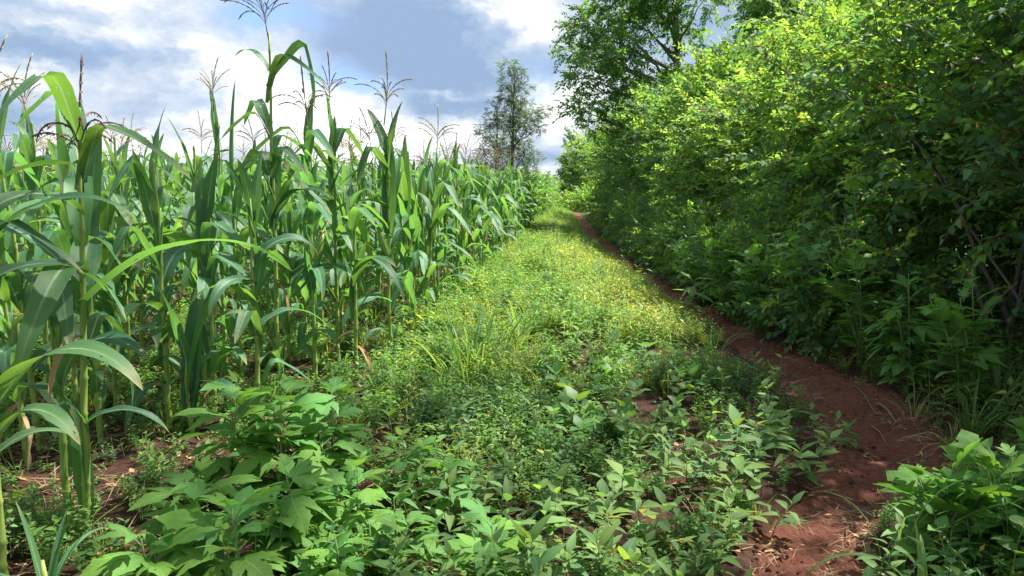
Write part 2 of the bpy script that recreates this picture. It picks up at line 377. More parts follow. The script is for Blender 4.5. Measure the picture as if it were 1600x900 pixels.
def soil_mat(name, dark, red, pale, grass=False):
    m, N = new_mat(name)
    pos = N.n('ShaderNodeNewGeometry').outputs['Position']
    n1 = N.n('ShaderNodeTexNoise', {'Vector': pos, 'Scale': 1.3, 'Detail': 6.0, 'Roughness': .6})
    n2 = N.n('ShaderNodeTexNoise', {'Vector': pos, 'Scale': 24.0, 'Detail': 8.0, 'Roughness': .72})
    n3 = N.n('ShaderNodeTexVoronoi', {'Vector': pos, 'Scale': 42.0, 'Randomness': 1.0})
    c = N.mixes(N.m('MULTIPLY_ADD', n1.outputs[0], 3., -1., clamp=True), (*dark, 1), (*red, 1))
    c = N.mixes(N.m('MULTIPLY_ADD', n2.outputs[0], 2.6, -1.05, clamp=True), c, (*pale, 1))
    c = N.mixes(N.m('MULTIPLY', N.m('LESS_THAN', n3.outputs['Distance'], .18), .35), c, (*pale, 1))
    if grass:
        sp = N.n('ShaderNodeSeparateXYZ', {0: pos})
        g = N.m('MAXIMUM', N.m('MULTIPLY', N.m('SUBTRACT', sp.outputs[1], 36.0), .08), N.m('MULTIPLY', N.m('SUBTRACT', sp.outputs[0], 4.2), .8), clamp=True)
        g = N.m('MULTIPLY', N.m('MINIMUM', g, 1.0), N.m('MULTIPLY_ADD', n2.outputs[0], 2.0, .1, clamp=True), clamp=True)
        c = N.mixes(g, c, (.06, .10, .03, 1))
    h = N.m('ADD', N.m('MULTIPLY', n2.outputs[0], 1.0), N.m('MULTIPLY', n3.outputs['Distance'], -.35))
    bp = N.n('ShaderNodeBump', {'Height': h, 'Strength': .8, 'Distance': .035})
    p = N.n('ShaderNodeBsdfPrincipled', {'Base Color': c, 'Roughness': .9, 'Specular IOR Level': .2, 'Normal': bp.outputs[0]})
    N.n('ShaderNodeOutputMaterial', {0: p.outputs[0]})
    return m
M_soil = soil_mat('field_soil', (.022, .011, .008), (.060, .024, .016), (.11, .052, .035), True)
M_path = soil_mat('path_soil', (.105, .033, .021), (.150, .050, .032), (.23, .10, .065))

# ------------------------------------------------------------------ ground and path
def wob(x, y, s=1., seed=0):
    """cheap smooth 2-D noise in -1..1 (sum of sines)"""
    return (np.sin(1.3*s*x+.7*s*y+seed)+np.sin(-.8*s*x+1.7*s*y+2.1*seed+1)+np.sin(2.3*s*x-1.9*s*y+.6*seed+2)+np.sin(3.1*s*x+3.7*s*y+1.7*seed))/4
PATH = [(850, 1262, 165), (800, 1305, 175), (740, 1365, 190), (700, 1390, 205), (660, 1372, 195), (620, 1335, 185), (580, 1262, 128), (540, 1190, 92), (500, 1116, 70), (460, 1052, 62), (430, 1008, 48), (400, 966, 38), (370, 930, 30), (350, 914, 24), (335, 902, 18)]
pc = []
for py, px, wpx in PATH:
    a, b = gpt(px-wpx/2, py), gpt(px+wpx/2, py)
    pc.append(((a[0]+b[0])/2, a[1], (b[0]-a[0])*(.9 if py > 560 else .78 if py > 470 else .62)))
pc = [(.95, 2.4, .5), (.6, 1.2, .5), (.2, -1., .5), (-.3, -6, .5)][::-1]+pc
pc.append((pc[-1][0]+1.5, 75, .7))
PY = np.array([p[1] for p in pc]); PX = np.array([p[0] for p in pc]); PWD = np.array([p[2] for p in pc])
def path_x(y): return np.interp(y, PY, PX)
def path_w(y): return np.interp(y, PY, PWD)
def ground_z(x, y):
    x = np.asarray(x, float); y = np.asarray(y, float)
    near = np.exp(-(np.maximum(0, np.abs(y-6)-12)/25)**2)*np.exp(-(np.maximum(0, np.abs(x)-9)/12)**2)
    z = near*(.025*wob(x, y, 1.5)+.014*wob(x, y, 5.5, 1)+.006*wob(x, y, 14, 2))
    d = np.abs(x-path_x(y))/(path_w(y)*.5)
    z = z-near*.09*np.clip(1.35-d, 0, 1)**.7*(d < 1.35)
    hx = x-(path_x(y)+path_w(y)*.5)
    z = z+near*.22*np.clip((hx-.3)/1.6, 0, 1)
    return z
xs = np.concatenate([-np.geomspace(900, 12, 16)[:-1], np.arange(-12, -4, .25), np.arange(-4, 4.6, .06), np.arange(4.6, 14, .4), np.geomspace(14, 900, 16)])
ys = np.concatenate([-np.geomspace(400, 2, 12)[:-1], np.arange(-2, 1, .3), np.arange(1, 10, .06), np.arange(10, 22, .16), np.arange(22, 62, .7), np.geomspace(62, 2500, 16)])
def grid(X, Y, Z, name, mat, kind='structure'):
    nx, ny = X.shape[1], X.shape[0]
    V = np.stack([X, Y, Z], -1).reshape(-1, 3)
    i, j = np.meshgrid(np.arange(ny-1), np.arange(nx-1), indexing='ij')
    a = (i*nx+j).ravel(); L = np.stack([a, a+1, a+nx+1, a+nx], 1).ravel(); n = len(a)
    o = obj(name, mesh_np(name, V, L, np.arange(n)*4, np.full(n, 4), None, [mat]))
    return tag(o, kind=kind)
GX, GY = np.meshgrid(xs, ys)
grid(GX, GY, ground_z(GX, GY), 'ground', M_soil)
py_ = np.concatenate([np.arange(-5, 1, .3), np.arange(1, 12, .05), np.arange(12, 70, .3)])
u = np.linspace(-1, 1, 27)
PGX = path_x(py_)[:, None]+u[None, :]*(path_w(py_)*.5*1.25)[:, None]*(1+.16*wob(py_*1.0, py_*.3, 2.2, 3))[:, None]+.05*wob(py_, py_*2, 3.1, 1)[:, None]
PGY = np.repeat(py_[:, None], len(u), 1)
PGZ = ground_z(PGX, PGY)+.034-.055*np.clip(np.abs(u)[None, :]-.62, 0, 1)/.38*1.0+.012*wob(PGX, PGY, 7, 5)+.006*wob(PGX, PGY, 19, 6)+.004*np.random.default_rng(2).normal(size=PGX.shape)
grid(PGX, PGY, PGZ, 'dirt_path', M_path)
def gz(x, y): return float(ground_z(x, y))

# ------------------------------------------------------------------ maize
ROW = .09                                    # rows run a little to the right of straight ahead
def leaf_set(mat, N, across):
    d = {}
    rs = random.Random(3)
    def mk(nm, n, f):
        d[nm] = [one('maize_'+nm, f(rs), [mat]) for _ in range(n)]
    U = rs.uniform
    mk('arch', 8, lambda r: blade(U(.58, .84), U(.058, .076), R(U(62, 80)), R(U(95, 150)), twist=U(-.7, .7), wave=U(.1, .28), ph=U(0, 6), side=U(-.25, .25), N=N, across=across))
    mk('droop', 5, lambda r: blade(U(.6, .9), U(.048, .062), R(U(40, 60)), R(U(115, 145)), twist=U(-1.2, 1.2), wave=U(.1, .3), ph=U(0, 6), side=U(-.3, .3), N=N, across=across, pw=.8))
    mk('kink', 9, lambda r: blade(U(.7, .95), U(.056, .074), R(U(64, 82)), R(U(15, 40)), kink=U(.35, .55), kang=R(U(80, 115)), twist=U(-.4, .4), wave=U(.05, .15), ph=U(0, 6), N=max(N, 10), across=across))
    mk('upright', 5, lambda r: blade(U(.5, .75), U(.045, .06), R(U(78, 88)), R(U(10, 40)), twist=U(-.8, .8), wave=U(.05, .15), ph=U(0, 6), N=N, across=across))
    mk('top', 5, lambda r: blade(U(.4, .6), U(.038, .05), R(U(60, 80)), R(U(60, 130)), twist=U(-.8, .8), wave=U(.05, .2), ph=U(0, 6), N=N, across=across))
    return d
LEAF = leaf_set(M_maize, 14, 4)
DRYL = [one('maize_dry_leaf', blade(.6, .03, R(40), R(135), twist=t_, wave=.4, fold0=1.1, fold1=.8, N=10, across=2, pw=.55, ph=t_), [M_dryleaf]) for t_ in (-1.6, -.8, .5, 1.4, 2.2)]
def stalk_T(h, r0=.019, seed=0, sides=8):
    rs = random.Random(seed); pts, rad = [], []
    z, k = -.03, 0; dx = dy = 0
    while z < h:
        f = max(0, z/h); r = r0*(1-.62*f)
        pts += [(dx, dy, z), (dx, dy, z+.012)]; rad += [r*1.0, r*1.25]
        pts.append((dx, dy, z+.026)); rad.append(r*1.0)
        z += .17 if z > .2 else .10
        dx += rs.uniform(-.008, .008); dy += rs.uniform(-.008, .008)
    pts.append((dx, dy, h)); rad.append(r0*.3)
    return tube(pts, rad, sides), pts
STALKS = {}
def get_stalk(h, seed):
    k = (round(h*5)/5, seed % 5)
    if k not in STALKS:
        T, pts = stalk_T(k[0], seed=k[1]); STALKS[k] = (one('maize_stalk', T, [M_stalk]), pts, k[0])
    return STALKS[k]
def tassel_T(seed, droop=.5, n=10, L=.25, spike=.3):
    rs = random.Random(seed); b = MB()
    def br(p0, az_, e0, bend, L, r):
        n_ = 9; p = Vector(p0); P = [p.copy()]; rad = [r*.5]
        for i in range(n_):
            e = e0-bend*((i+1)/n_)**1.4
            p = p+Vector((math.cos(az_)*math.cos(e), math.sin(az_)*math.cos(e), math.sin(e)))*L/n_
            P.append(p.copy()); rad.append(r*(1.25 if i % 2 else .75)*(1 if i > 1 else .6))
        rad[-1] = r*.4
        b.add(tube(P, rad, 4))
        for i in range(3, n_):                # spikelets hanging along the branch
            for s in (-1, 1):
                q = P[i]; b.add(small(.014, .22, .4, .3), loc=q, rot=(0, .4, az_+s*1.1))
    b.add(tube([(0, 0, -.14), (0, 0, 0), (0.004, 0, .08)], [.0042, .0036, .003], 5))
    br((0.004, 0, .07), rs.uniform(0, 6.3), R(86), R(rs.uniform(0, 25)), spike, .0048)
    for k in range(n):
        br((0.002, 0, .09*k/n), k*2.4+rs.uniform(-.3, .3), R(rs.uniform(50, 72)), R(rs.uniform(20, 60)+60*droop), L*rs.uniform(.7, 1.1), .0036)
    return b
TASSEL = [tassel_T(s, d).mesh('tassel', [M_tassel if s % 3 == 1 else M_tassel_l]) for s, d in ((1, .2), (2, .8), (3, .5), (4, 1.0), (5, .1), (6, .5))]
BIGTASSEL = tassel_T(11, .35, 12, .34, .36).mesh('tassel', [M_tassel])
cobT = MB(); cobT.add(tube([(0, 0, 0), (.02, 0, .03), (.05, 0, .10), (.075, 0, .17), (.09, 0, .215)], [.008, .02, .026, .021, .007], 8))
for s in range(4): cobT.add(blade(.23, .022, R(66), R(8), fold0=.9, fold1=.8, N=5, across=2, basew=.9, wave=0), rot=(0, 0, s*1.6-.8), loc=(.004, 0, 0))
COB = cobT.mesh('cob', [M_husk])
silkT = MB()
for s in range(9): silkT.add(tube([(0, 0, 0), (.015*math.cos(s), .015*math.sin(s), .03), (.04*math.cos(s), .04*math.sin(s), .02), (.05*math.cos(s), .05*math.sin(s), -.02)], [.0022, .002, .0018, .001], 4))
SILK = silkT.mesh('silk', [M_silk])
MG = 'maize plants standing in the field left of the path'
def maize(x, y, h, label, seed, tassel=None, lean=(0, 0), extra=(), group=MG, leaves=None, cob=False, z0=.12, th=None, skip_top=0, young=False, set_=None, topkink=False):
    rs = random.Random(seed); U = rs.uniform
    root = thing('maize_plant', (x, y, gz(x, y)), label, 'maize', group, (lean[0], lean[1], 0))
    me, pts, hh = get_stalk(h, seed)
    k = h/hh
    obj('stalk', me, root, scl=(1, 1, k))
    n = leaves or int(8+h*2.9)
    az0 = math.pi/2+U(-.95, .95) if y < 9 else U(0, math.pi*2)
    LS = set_ or LEAF
    for i in range(n):
        f = (i+.5)/n; z = z0+(h*.94-z0)*f
        az_ = az0+math.pi*i+U(-.55, .55)
        if young: typ = rs.choice(['upright', 'upright', 'arch'])
        elif f < .2: typ = rs.choice(['droop', 'arch', 'kink'])
        elif f < .75: typ = rs.choice(['arch', 'arch', 'kink', 'kink', 'droop', 'upright'])
        elif f < .9: typ = rs.choice(['kink', 'upright', 'kink', 'upright'])
        else: typ = rs.choice(['upright', 'top', 'top'])
        if topkink and f > .7: typ = 'kink'
        s = (1.0-.5*abs(f-.55))*U(.85, 1.12)*(.75 if f < .12 else 1)
        if f < .22 and not young and rs.random() < .22 and h > 1:
            tag(obj('leaf', rs.choice(DRYL), root, (0, 0, z), (U(-.2, .2), U(-.1, .2), az_), U(.6, .85)), 'dry brown lower leaf'); continue
        obj('leaf', rs.choice(LS[typ]), root, (U(-.004, .004), U(-.004, .004), z), (U(-.1, .1), U(-.12, .12), az_), s)
    for (typ, z, az_, s, idx) in extra:
        obj('leaf', LEAF[typ][idx], root, (0, 0, z), (0, 0, R(az_)), s)
    if tassel is not None:
        obj('tassel', tassel, root, (0, 0, (th or h)+.13), (U(-.12, .12), U(-.12, .12), U(0, 6)), U(.95, 1.25))
    if cob:
        c = obj('cob', COB, root, (.01, 0, h*.48), (0, 0, U(0, 6.3)), U(.85, 1.1)); obj('silk', SILK, c, (.09, 0, .205))
    return root
def hero(px, Y, h, label, seed, **kw):
    return maize((px-800)/F_PX*(Y*math.cos(PITCH)*1.0), Y, h, label, seed, **kw)
# custom leaves for the plants one recognises
LEAF['bent_top'] = [one('maize_bent_top', blade(1.1, .066, R(56), R(24), kink=.43, kang=R(122), wave=.05, N=22, fold1=.3, twist=-.9), [M_maize])]
LEAF['flag'] = [one('maize_flag', blade(1.0, .078, R(84), R(14), wave=.03, N=14, twist=.3, basew=.7, fold1=.2, full=.2), [M_maize])]
LEAF['rolled'] = [one('maize_rolled', blade(.95, .036, R(89), R(5), wave=.02, N=10, fold0=1.3, fold1=1.2), [M_maize])]
LEAF['narrow'] = [one('maize_narrow', blade(.52, .02, R(80), R(b_), wave=.03, N=14, twist=t_, fold1=.35), [M_maize]) for b_, t_ in ((25, .4), (60, -.5), (100, .3))]
LEAF['broad'] = [one('maize_broad', blade(1.0, .09, R(60), R(118), wave=.10, N=18, twist=.25, fold1=.18, pw=1.6), [M_maize])]
LEAF['long'] = [one('maize_long', blade(1.1, .07, R(48), R(92), wave=.14, N=18, twist=-.3, fold1=.2, pw=1.5), [M_maize])]
hero(92, 3.3, 1.95, 'nearest tall maize plant at left with thick yellow green stalk and curled drooping top', 101, tassel=TASSEL[3], th=1.62, lean=(0, .06), leaves=8, z0=.75, topkink=True,
     extra=[('long', 1.10, 5, .95, 0), ('arch', .85, 160, .8, 0), ('droop', .55, 20, .6, 1), ('long', 1.18, 175, .8, 0), ('kink', 1.6, -10, .9, 2), ('kink', 1.75, 170, .8, 1), ('arch', .52, 210, .8, 3), ('upright', .15, 190, .9, 0), ('upright', .1, 140, .8, 1)])
hero(-55, 2.75, 1.72, 'maize plant cut by the left edge with very broad leaves reaching into view', 102, leaves=7, z0=.5,
     extra=[('broad', .72, -14, .88, 0), ('kink', 1.25, 10, .75, 3), ('broad', 1.32, 25, .7, 0), ('arch', .6, -20, .8, 2)])
hero(426, 5.6, 2.70, 'tallest maize plant with long bent top leaf below a spreading dark tassel', 103, tassel=BIGTASSEL, leaves=9, z0=.55, th=2.62,
     extra=[('bent_top', 2.32, 0, .78, 0), ('kink', 1.92, 190, .6, 0), ('kink', 1.75, 60, .75, 2), ('kink', 1.5, 200, .9, 1), ('flag', 1.3, 75, .6, 0), ('kink', 1.6, -40, .8, 4), ('kink', 1.35, -15, .95, 3)])
hero(70, 3.4, 1.15, 'thin second maize stalk growing beside the nearest tall plant', 119, leaves=7, z0=.2)
hero(365, 5.9, 1.55, 'maize plant with one rolled leaf standing upright like a spear', 104, leaves=9, extra=[('rolled', 1.45, 0, 1.0, 0)])
hero(340, 7.5, 2.25, 'maize plant with pale open tassel on a long bare upper stalk', 105, tassel=TASSEL[4], leaves=9, th=2.32)
hero(483, 6.0, 2.05, 'maize plant with straight brown tassel spike just right of the tallest plant', 106, tassel=TASSEL[1], th=2.0, cob=True, extra=[('kink', 1.75, 190, .8, 0), ('kink', 1.6, 20, .8, 1), ('kink', 1.55, 240, .9, 2)])
hero(519, 6.5, 2.1, 'maize plant with upright top leaf and dark forked tassel', 107, tassel=TASSEL[0], th=2.2, extra=[('flag', 1.7, 80, .5, 0), ('kink', 1.55, 15, .8, 3)])
hero(606, 6.6, 2.0, 'maize plant at the field corner with two broad erect leaves and arching tassel', 108, tassel=TASSEL[2], th=2.15, cob=True, extra=[('flag', 1.2, 85, .82, 0), ('flag', 1.15, 110, .75, 0), ('kink', 1.5, 185, .8, 4), ('upright', 1.8, 150, 1.0, 2)])
hero(278, 4.75, .5, 'young maize plant without tassel, leaves bunched upright, behind the lobed weeds', 109, leaves=2, z0=.2, young=True, extra=[('flag', .12, 88, .85, 0), ('flag', .15, 70, .8, 0), ('upright', .2, 20, 1.1, 3), ('arch', .3, 150, .7, 2), ('arch', .18, -10, .75, 4)])
hero(50, 5.5, 2.05, 'maize plant with pale brush tassel near the left edge', 110, tassel=TASSEL[4], th=2.0)
hero(128, 4.6, 1.75, 'maize plant holding one broad flat leaf straight up behind the nearest plant', 111, extra=[('flag', 1.05, 80, .95, 0)])
hero(240, 4.9, 1.75, 'maize plant with arching leaves between the nearest plant and the young one', 112)
hero(305, 5.5, 1.85, 'maize plant right behind the young upright one', 113, tassel=None)
hero(392, 5.0, 1.5, 'short maize plant in front of the tallest one', 114)
hero(548, 6.2, 1.55, 'short front row maize plant with drooping lower leaves beside the lobed weeds', 115)
hero(660, 8.0, 1.9, 'leaning maize plant on the field edge just past the corner', 116, tassel=TASSEL[5], lean=(0, .08))
hero(182, 5.6, 1.95, 'maize plant with long dark leaves third behind the nearest plant', 117, cob=True)
hero(20, 2.5, .3, 'young maize shoot of narrow upright blades at the bottom left corner', 118, leaves=-1, z0=.12, young=True, extra=[('narrow', .05, 150, .9, 0), ('narrow', .08, 100, .8, 1), ('narrow', .1, 30, .9, 1), ('narrow', .06, 210, .9, 2), ('narrow', .1, -20, .85, 0), ('narrow', .12, 70, .7, 2)])
yy_near = lambda y: y < 8
spots = []
rs = random.Random(21)
for k in range(0, 34):
    y = 4.2+(.9 if k < 2 else 0)
    while y < 60:
        x = -1.72-.78*k+ROW*y+rs.uniform(-.09, .09); yy = y+rs.uniform(-.1, .1)
        y += .36
        if rs.random() < (.26 if y < 9.5 else .1): continue
        d = math.hypot(x, yy)
        px = 800+F_PX*x/yy
        if px < -160 or (k == 0 and yy < 7.2): continue
        spots.append((d+k*.9, x, yy, k))
spots.sort()
HERO_P = [(o.location.x, o.location.y) for o in S.objects if o.name.startswith('maize_plant')]
n_ind = 0; far = []
for d, x, y, k in spots:
    if n_ind < 272:
        if min(math.hypot(x-a, y-b) for a, b in HERO_P) < .28: continue
        s = random.Random(n_ind*7+1)
        h = s.uniform(1.3, 1.95) if y < 9 else s.uniform(1.65, 2.0)
        tas = s.random() < (.12 if yy_near(y) else .28)
        lab = 'maize plant along the edge row nearest the path' if k == 0 else ('tasselled maize plant in the rows behind the front row' if tas else 'leafy maize plant without tassel in the rows behind the front row')
        mo = maize(x, y, h, lab, 1000+n_ind % 60, tassel=s.choice(TASSEL) if tas else None, th=h+s.uniform(.0, .2), lean=(s.uniform(-.05, .05), s.uniform(-.05, .06)), cob=s.random() < .25, leaves=11 if y > 9 else None,
              group='maize plants in the edge row' if k == 0 else ('tasselled maize plants in the inner rows' if tas else 'maize plants without tassel in the inner rows'))
        mo['maize_row'] = k; n_ind += 1
    else: far.append((x, y))
LEAF_F = leaf_set(M_maize_y, 7, 2)
fp = []
for s in range(6):
    r_ = random.Random(50+s); b = MB(); h = r_.uniform(1.65, 2.0)
    b.add(stalk_T(h, seed=s, sides=4)[0], 1)
    a0 = r_.uniform(0, 6)
    for i in range(10):
        f = (i+.5)/10
        T = blade(r_.uniform(.65, .9), r_.uniform(.05, .064), R(r_.uniform(55, 80)), R(r_.uniform(60, 150)), twist=r_.uniform(-.8, .8), wave=.15, ph=r_.uniform(0, 6), N=7, across=2)
        b.add(T, 0, loc=(0, 0, .3+(h-.35)*f), rot=(0, 0, a0+math.pi*i+r_.uniform(-.6, .6)), scl=1.0-.5*abs(f-.55))
    if s % 3 == 0:
        t = tassel_T(60+s, .5, 6)
        for V in [np.concatenate(t.V)]:
            b.add((V, [tuple(t.Fv[sum(t.T[:i]):sum(t.T[:i])+t.T[i]]) for i in range(0)], None), 2)
        for q in range(6):
            b.add(tube([(0, 0, 0), (.05*math.cos(q), .05*math.sin(q), .12), (.13*math.cos(q), .13*math.sin(q), .2), (.2*math.cos(q), .2*math.sin(q), .19)], [.0015, .002, .002, .001], 3), 2, loc=(0, 0, h))
        b.add(tube([(0, 0, 0), (0, 0, .35)], [.003, .002], 3), 2, loc=(0, 0, h))
    fp.append(proto('maize', b.mesh('maize_far', [M_maize_y, M_stalk, M_tassel_l])))
far = np.array(far); nf = len(far)
o = scatter('maize_field', 'maize_far', fp, np.column_stack([far, np.zeros(nf)]), np.column_stack([RNG.normal(0, .05, nf), RNG.normal(0, .05, nf), RNG.uniform(0, 6.3, nf)]), RNG.uniform(.9, 1.1, nf))
tag(o, 'rows of sunlit maize filling the field to the far end', 'maize field')

# ------------------------------------------------------------------ lobed-leaf weeds (large soft lobed leaves)
rs = random.Random(5); U = rs.uniform
LOB3 = [one('lobed_leaf', lobed(LOBE3, .215, droop=U(.2, .9), fold=U(.1, .55), curl=U(0, 1.0), petiole=U(.2, .35), ph=U(0, 6), wid=U(.9, 1.2)), [M_lobed]) for _ in range(8)]
LOB5 = [one('lobed_leaf', lobed(LOBE5, .215, droop=U(.1, .5), fold=U(.1, .35), curl=U(0, .5), petiole=U(.2, .4), ph=U(0, 6), wid=U(1., 1.25)), [M_lobed]) for _ in range(6)]
def lobed_plant(x, y, h, label, seed, n=16, size=1., protos=None, group=None, stems=2, lean=None, stem_mat=None, name='lobed_leaf_weed', cat='weed', elev=(5, 55)):
    r_ = random.Random(seed); U = r_.uniform
    root = thing(name, (x, y, gz(x, y)), label, cat, group)
    P = protos or LOB3
    for s in range(stems):
        a = U(0, 6.3) if lean is None else lean+U(-.6, .6); sp = U(.1, .35)*h if s else U(.03, .15)*h
        hs = h*(1 if s == 0 else U(.6, .9))
        pts = [Vector((math.cos(a)*sp*t**1.3, math.sin(a)*sp*t**1.3, hs*t-.02)) for t in (0, .25, .5, .75, 1)]
        obj('stem', one('stem', tube(pts, [.007*size+.001, .006*size, .005*size, .004*size, .0025*size], 6), [stem_mat or M_stem]), root)
        for i in range(n):
            f = .12+.88*(i+.6)/n; q = f*4; j = min(3, int(q)); p = pts[j].lerp(pts[j+1], q-j)
            e = R(U(*elev))*(.4+.9*f); sc = size*U(.75, 1.15)*(1.15-.55*f if f > .5 else .55+.6*f)
            if f > .93: sc *= .55; e = R(U(50, 75))
            obj('leaf', r_.choice(P), root, p, (U(-.4, .4), -e, a+i*2.4+U(-.4, .4)), sc)
    return root
LG = 'lobed leaf weeds in front of the maize'
for (px, py, h, lab, seed, n, sz, st) in [
    (360, 770, .58, 'tall lobed leaf weed with the widest soft leaf, right behind the young maize', 1, 10, 1.25, 2),
    (300, 880, .42, 'lobed leaf weed around the reddish bare twig at bottom left', 2, 8, 1.1, 2),
    (440, 790, .62, 'tallest lobed leaf weed rising at the middle of the clump', 3, 11, 1.15, 3),
    (520, 760, .55, 'lobed leaf weed at the back right of the clump', 4, 10, 1.05, 3),
    (470, 880, .45, 'lobed leaf weed in front of the tallest one', 5, 11, 1.0, 3),
    (560, 850, .40, 'narrow lobed weed at the right end of the clump', 6, 10, .85, 2),
    (620, 900, .34, 'small lobed weed low beside the bare soil gap', 7, 9, .8, 2),
    (700, 820, .36, 'pale lobed weed with yellow green young top leaves', 8, 9, .75, 2),
    (380, 940, .40, 'lobed leaf weed with one round heart shaped leaf at the bottom edge', 9, 10, 1.1, 2),
    (240, 960, .30, 'lobed leaf weed low at the bottom left edge', 10, 8, 1.0, 2),
    (640, 780, .38, 'lobed weed behind the pale topped one', 11, 9, .8, 2),
    (540, 950, .30, 'lobed weed cut by the bottom edge under the clump', 12, 10, .85, 2),
    (770, 930, .30, 'broad lobed weed at the bottom centre edge', 13, 9, .9, 2)]:
    x, y = gpt(px, py); lobed_plant(x, y, h, lab, seed, int(n*1.5), sz, None, LG, st)
RG = 'lobed leaf weeds right of the path'
for (px, py, h, lab, seed, n, sz, st) in [
    (1470, 885, .46, 'five lobed weed leaning over the path, nearest on the right', 31, 8, 1.2, 3),
    (1560, 895, .46, 'five lobed weed at the lower right edge', 32, 8, 1.2, 3),
    (1660, 850, .5, 'five lobed weed cut by the right edge', 33, 9, 1.2, 3)]:
    x, y = gpt(px, py); lobed_plant(x, y, h, lab, seed, int(n*1.6), sz*.92, LOB5, RG, st+1)

# ------------------------------------------------------------------ smaller weeds in the foreground
OV = [one('ovate_leaf', ovate(.06, U(.28, .36), U(.1, .5), U(.1, .35)), [M_weed]) for _ in range(6)]
LAN = [one('lanceolate_leaf', ovate(.075, U(.15, .2), U(.15, .5), U(.2, .4), .06), [M_weed]) for _ in range(6)]
OVB = [one('ovate_leaf', ovate(.07, U(.28, .38), U(.1, .5), U(.1, .3)), [M_weed]) for _ in range(5)]
OVD = [one('ovate_leaf', ovate(.05, U(.24, .32), U(.1, .5), U(.1, .35)), [M_weed_d]) for _ in range(5)]
BEAN = [one('bean_leaf', ovate(.075, U(.36, .42), U(.05, .3), U(.0, .2), .15, .36), [M_bean]) for _ in range(5)]
STEMS = {}
def stem_mesh(h, seed):
    k = (round(h*20), seed % 4)
    if k not in STEMS:
        r_ = random.Random(seed % 4); hh = k[0]/20; a = r_.uniform(0, 6); b = r_.uniform(.0, .3)*hh
        pts = [Vector((math.cos(a)*b*t*t, math.sin(a)*b*t*t, hh*t-.01*(t == 0))) for t in (0, .33, .66, 1)]
        STEMS[k] = (one('stem', tube(pts, [.003, .0026, .002, .0012], 5), [M_stem]), pts)
    return STEMS[k]
def weed(x, y, h, protos, label, group, seed, pairs=4, size=1., name='weed_plant', cat='weed', tri=False):
    r_ = random.Random(seed); U = r_.uniform
    root = thing(name, (x, y, gz(x, y)), label, cat, group, (U(-.15, .15), U(-.15, .15), U(0, 6.3)))
    me, pts = stem_mesh(h, seed); obj('stem', me, root)
    for i in range(pairs):
        f = .2+.8*(i+1)/pairs; q = f*3; j = min(2, int(q)); p = pts[j].lerp(pts[j+1], min(1, q-j))
        s = size*U(.75, 1.2)*(1.1-.5*abs(f-.5)); e = R(U(5, 35) if f < .95 else U(35, 60)); a = i*1.57+U(-.3, .3)
        for m in range(3 if tri else 2):
            obj('leaf', r_.choice(protos), root, p, (U(-.3, .3), -e+U(-.15, .15), a+(m*2.1 if tri else m*math.pi)+U(-.3, .3)), s)
    return root
WZ = random.Random(77)
def on_path(x, y, m=1.0): return abs(x-float(path_x(y))) < float(path_w(y))*.5*m
cnt = 0
def place_weeds(n, x0, x1, y0, y1, fn):
    k = 0
    while k < n:
        px, py = WZ.uniform(x0, x1), WZ.uniform(y0, y1); x, y = gpt(px, py)
        if on_path(x, y, .9): continue
        fn(x, y, k, px, py); k += 1
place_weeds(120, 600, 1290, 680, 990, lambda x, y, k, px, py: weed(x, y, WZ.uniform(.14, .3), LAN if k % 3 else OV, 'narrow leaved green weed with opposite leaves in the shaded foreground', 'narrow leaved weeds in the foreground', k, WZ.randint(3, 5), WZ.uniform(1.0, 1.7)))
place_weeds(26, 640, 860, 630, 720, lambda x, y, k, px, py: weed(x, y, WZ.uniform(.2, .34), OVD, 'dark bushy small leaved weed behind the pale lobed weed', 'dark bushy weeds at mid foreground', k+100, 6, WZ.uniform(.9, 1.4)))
place_weeds(34, 800, 1080, 560, 720, lambda x, y, k, px, py: weed(x, y, WZ.uniform(.1, .22), BEAN, 'low bean plant with round three part leaves on the red soil', 'low bean plants among the weeds', k+200, 3, WZ.uniform(1.1, 1.7), 'bean_plant', 'bean plant', True))
place_weeds(26, 1060, 1260, 610, 800, lambda x, y, k, px, py: weed(x, y, WZ.uniform(.2, .38), OV if k % 2 else OVD, 'dull green weed leaning over the left edge of the path', 'weeds along the left path edge', k+300, 5, WZ.uniform(1.0, 1.6)))
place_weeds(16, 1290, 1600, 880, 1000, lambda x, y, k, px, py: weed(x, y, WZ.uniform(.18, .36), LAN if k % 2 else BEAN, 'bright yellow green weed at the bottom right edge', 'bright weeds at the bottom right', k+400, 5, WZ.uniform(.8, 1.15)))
place_weeds(16, 180, 420, 660, 760, lambda x, y, k, px, py: weed(x, y, WZ.uniform(.06, .14), OV, 'low seedling weed on the dark soil between the maize stalks', 'seedling weeds under the maize', k+500, 3, WZ.uniform(.6, .9)))
place_weeds(22, 1330, 1600, 560, 690, lambda x, y, k, px, py: weed(x, y, WZ.uniform(.2, .45), OV if k % 2 else LAN, 'upright weed in the shade at the foot of the hedge', 'weeds at the hedge foot', k+600, 6, WZ.uniform(.8, 1.4)))
for (px, py, lab, pr, sz, h) in [(970, 790, 'broad leaved weed with two round leaves on the bare soil patch', OV, 2.0, .18), (1150, 800, 'tall broad leaved weed with stacked leaves left of the path bend', OV, 2.1, .42), (890, 690, 'bright three leaved bean shoot catching light', BEAN, 1.6, .24), (1080, 500, 'large leaved plant leaning over the path at mid distance', LAN, 3.2, .5), (1330, 690, 'small weed at the sunlit fleck on the path edge', OV, 1.4, .15), (1310, 560, 'seedling with pale round leaves right of the path', BEAN, 1.4, .2), (1500, 660, 'leafy sapling with heart shaped leaves at the hedge foot', OV, 2.4, .7)]:
    x, y = gpt(px, py); weed(x, y, h, pr, lab, None, px, 5, sz)

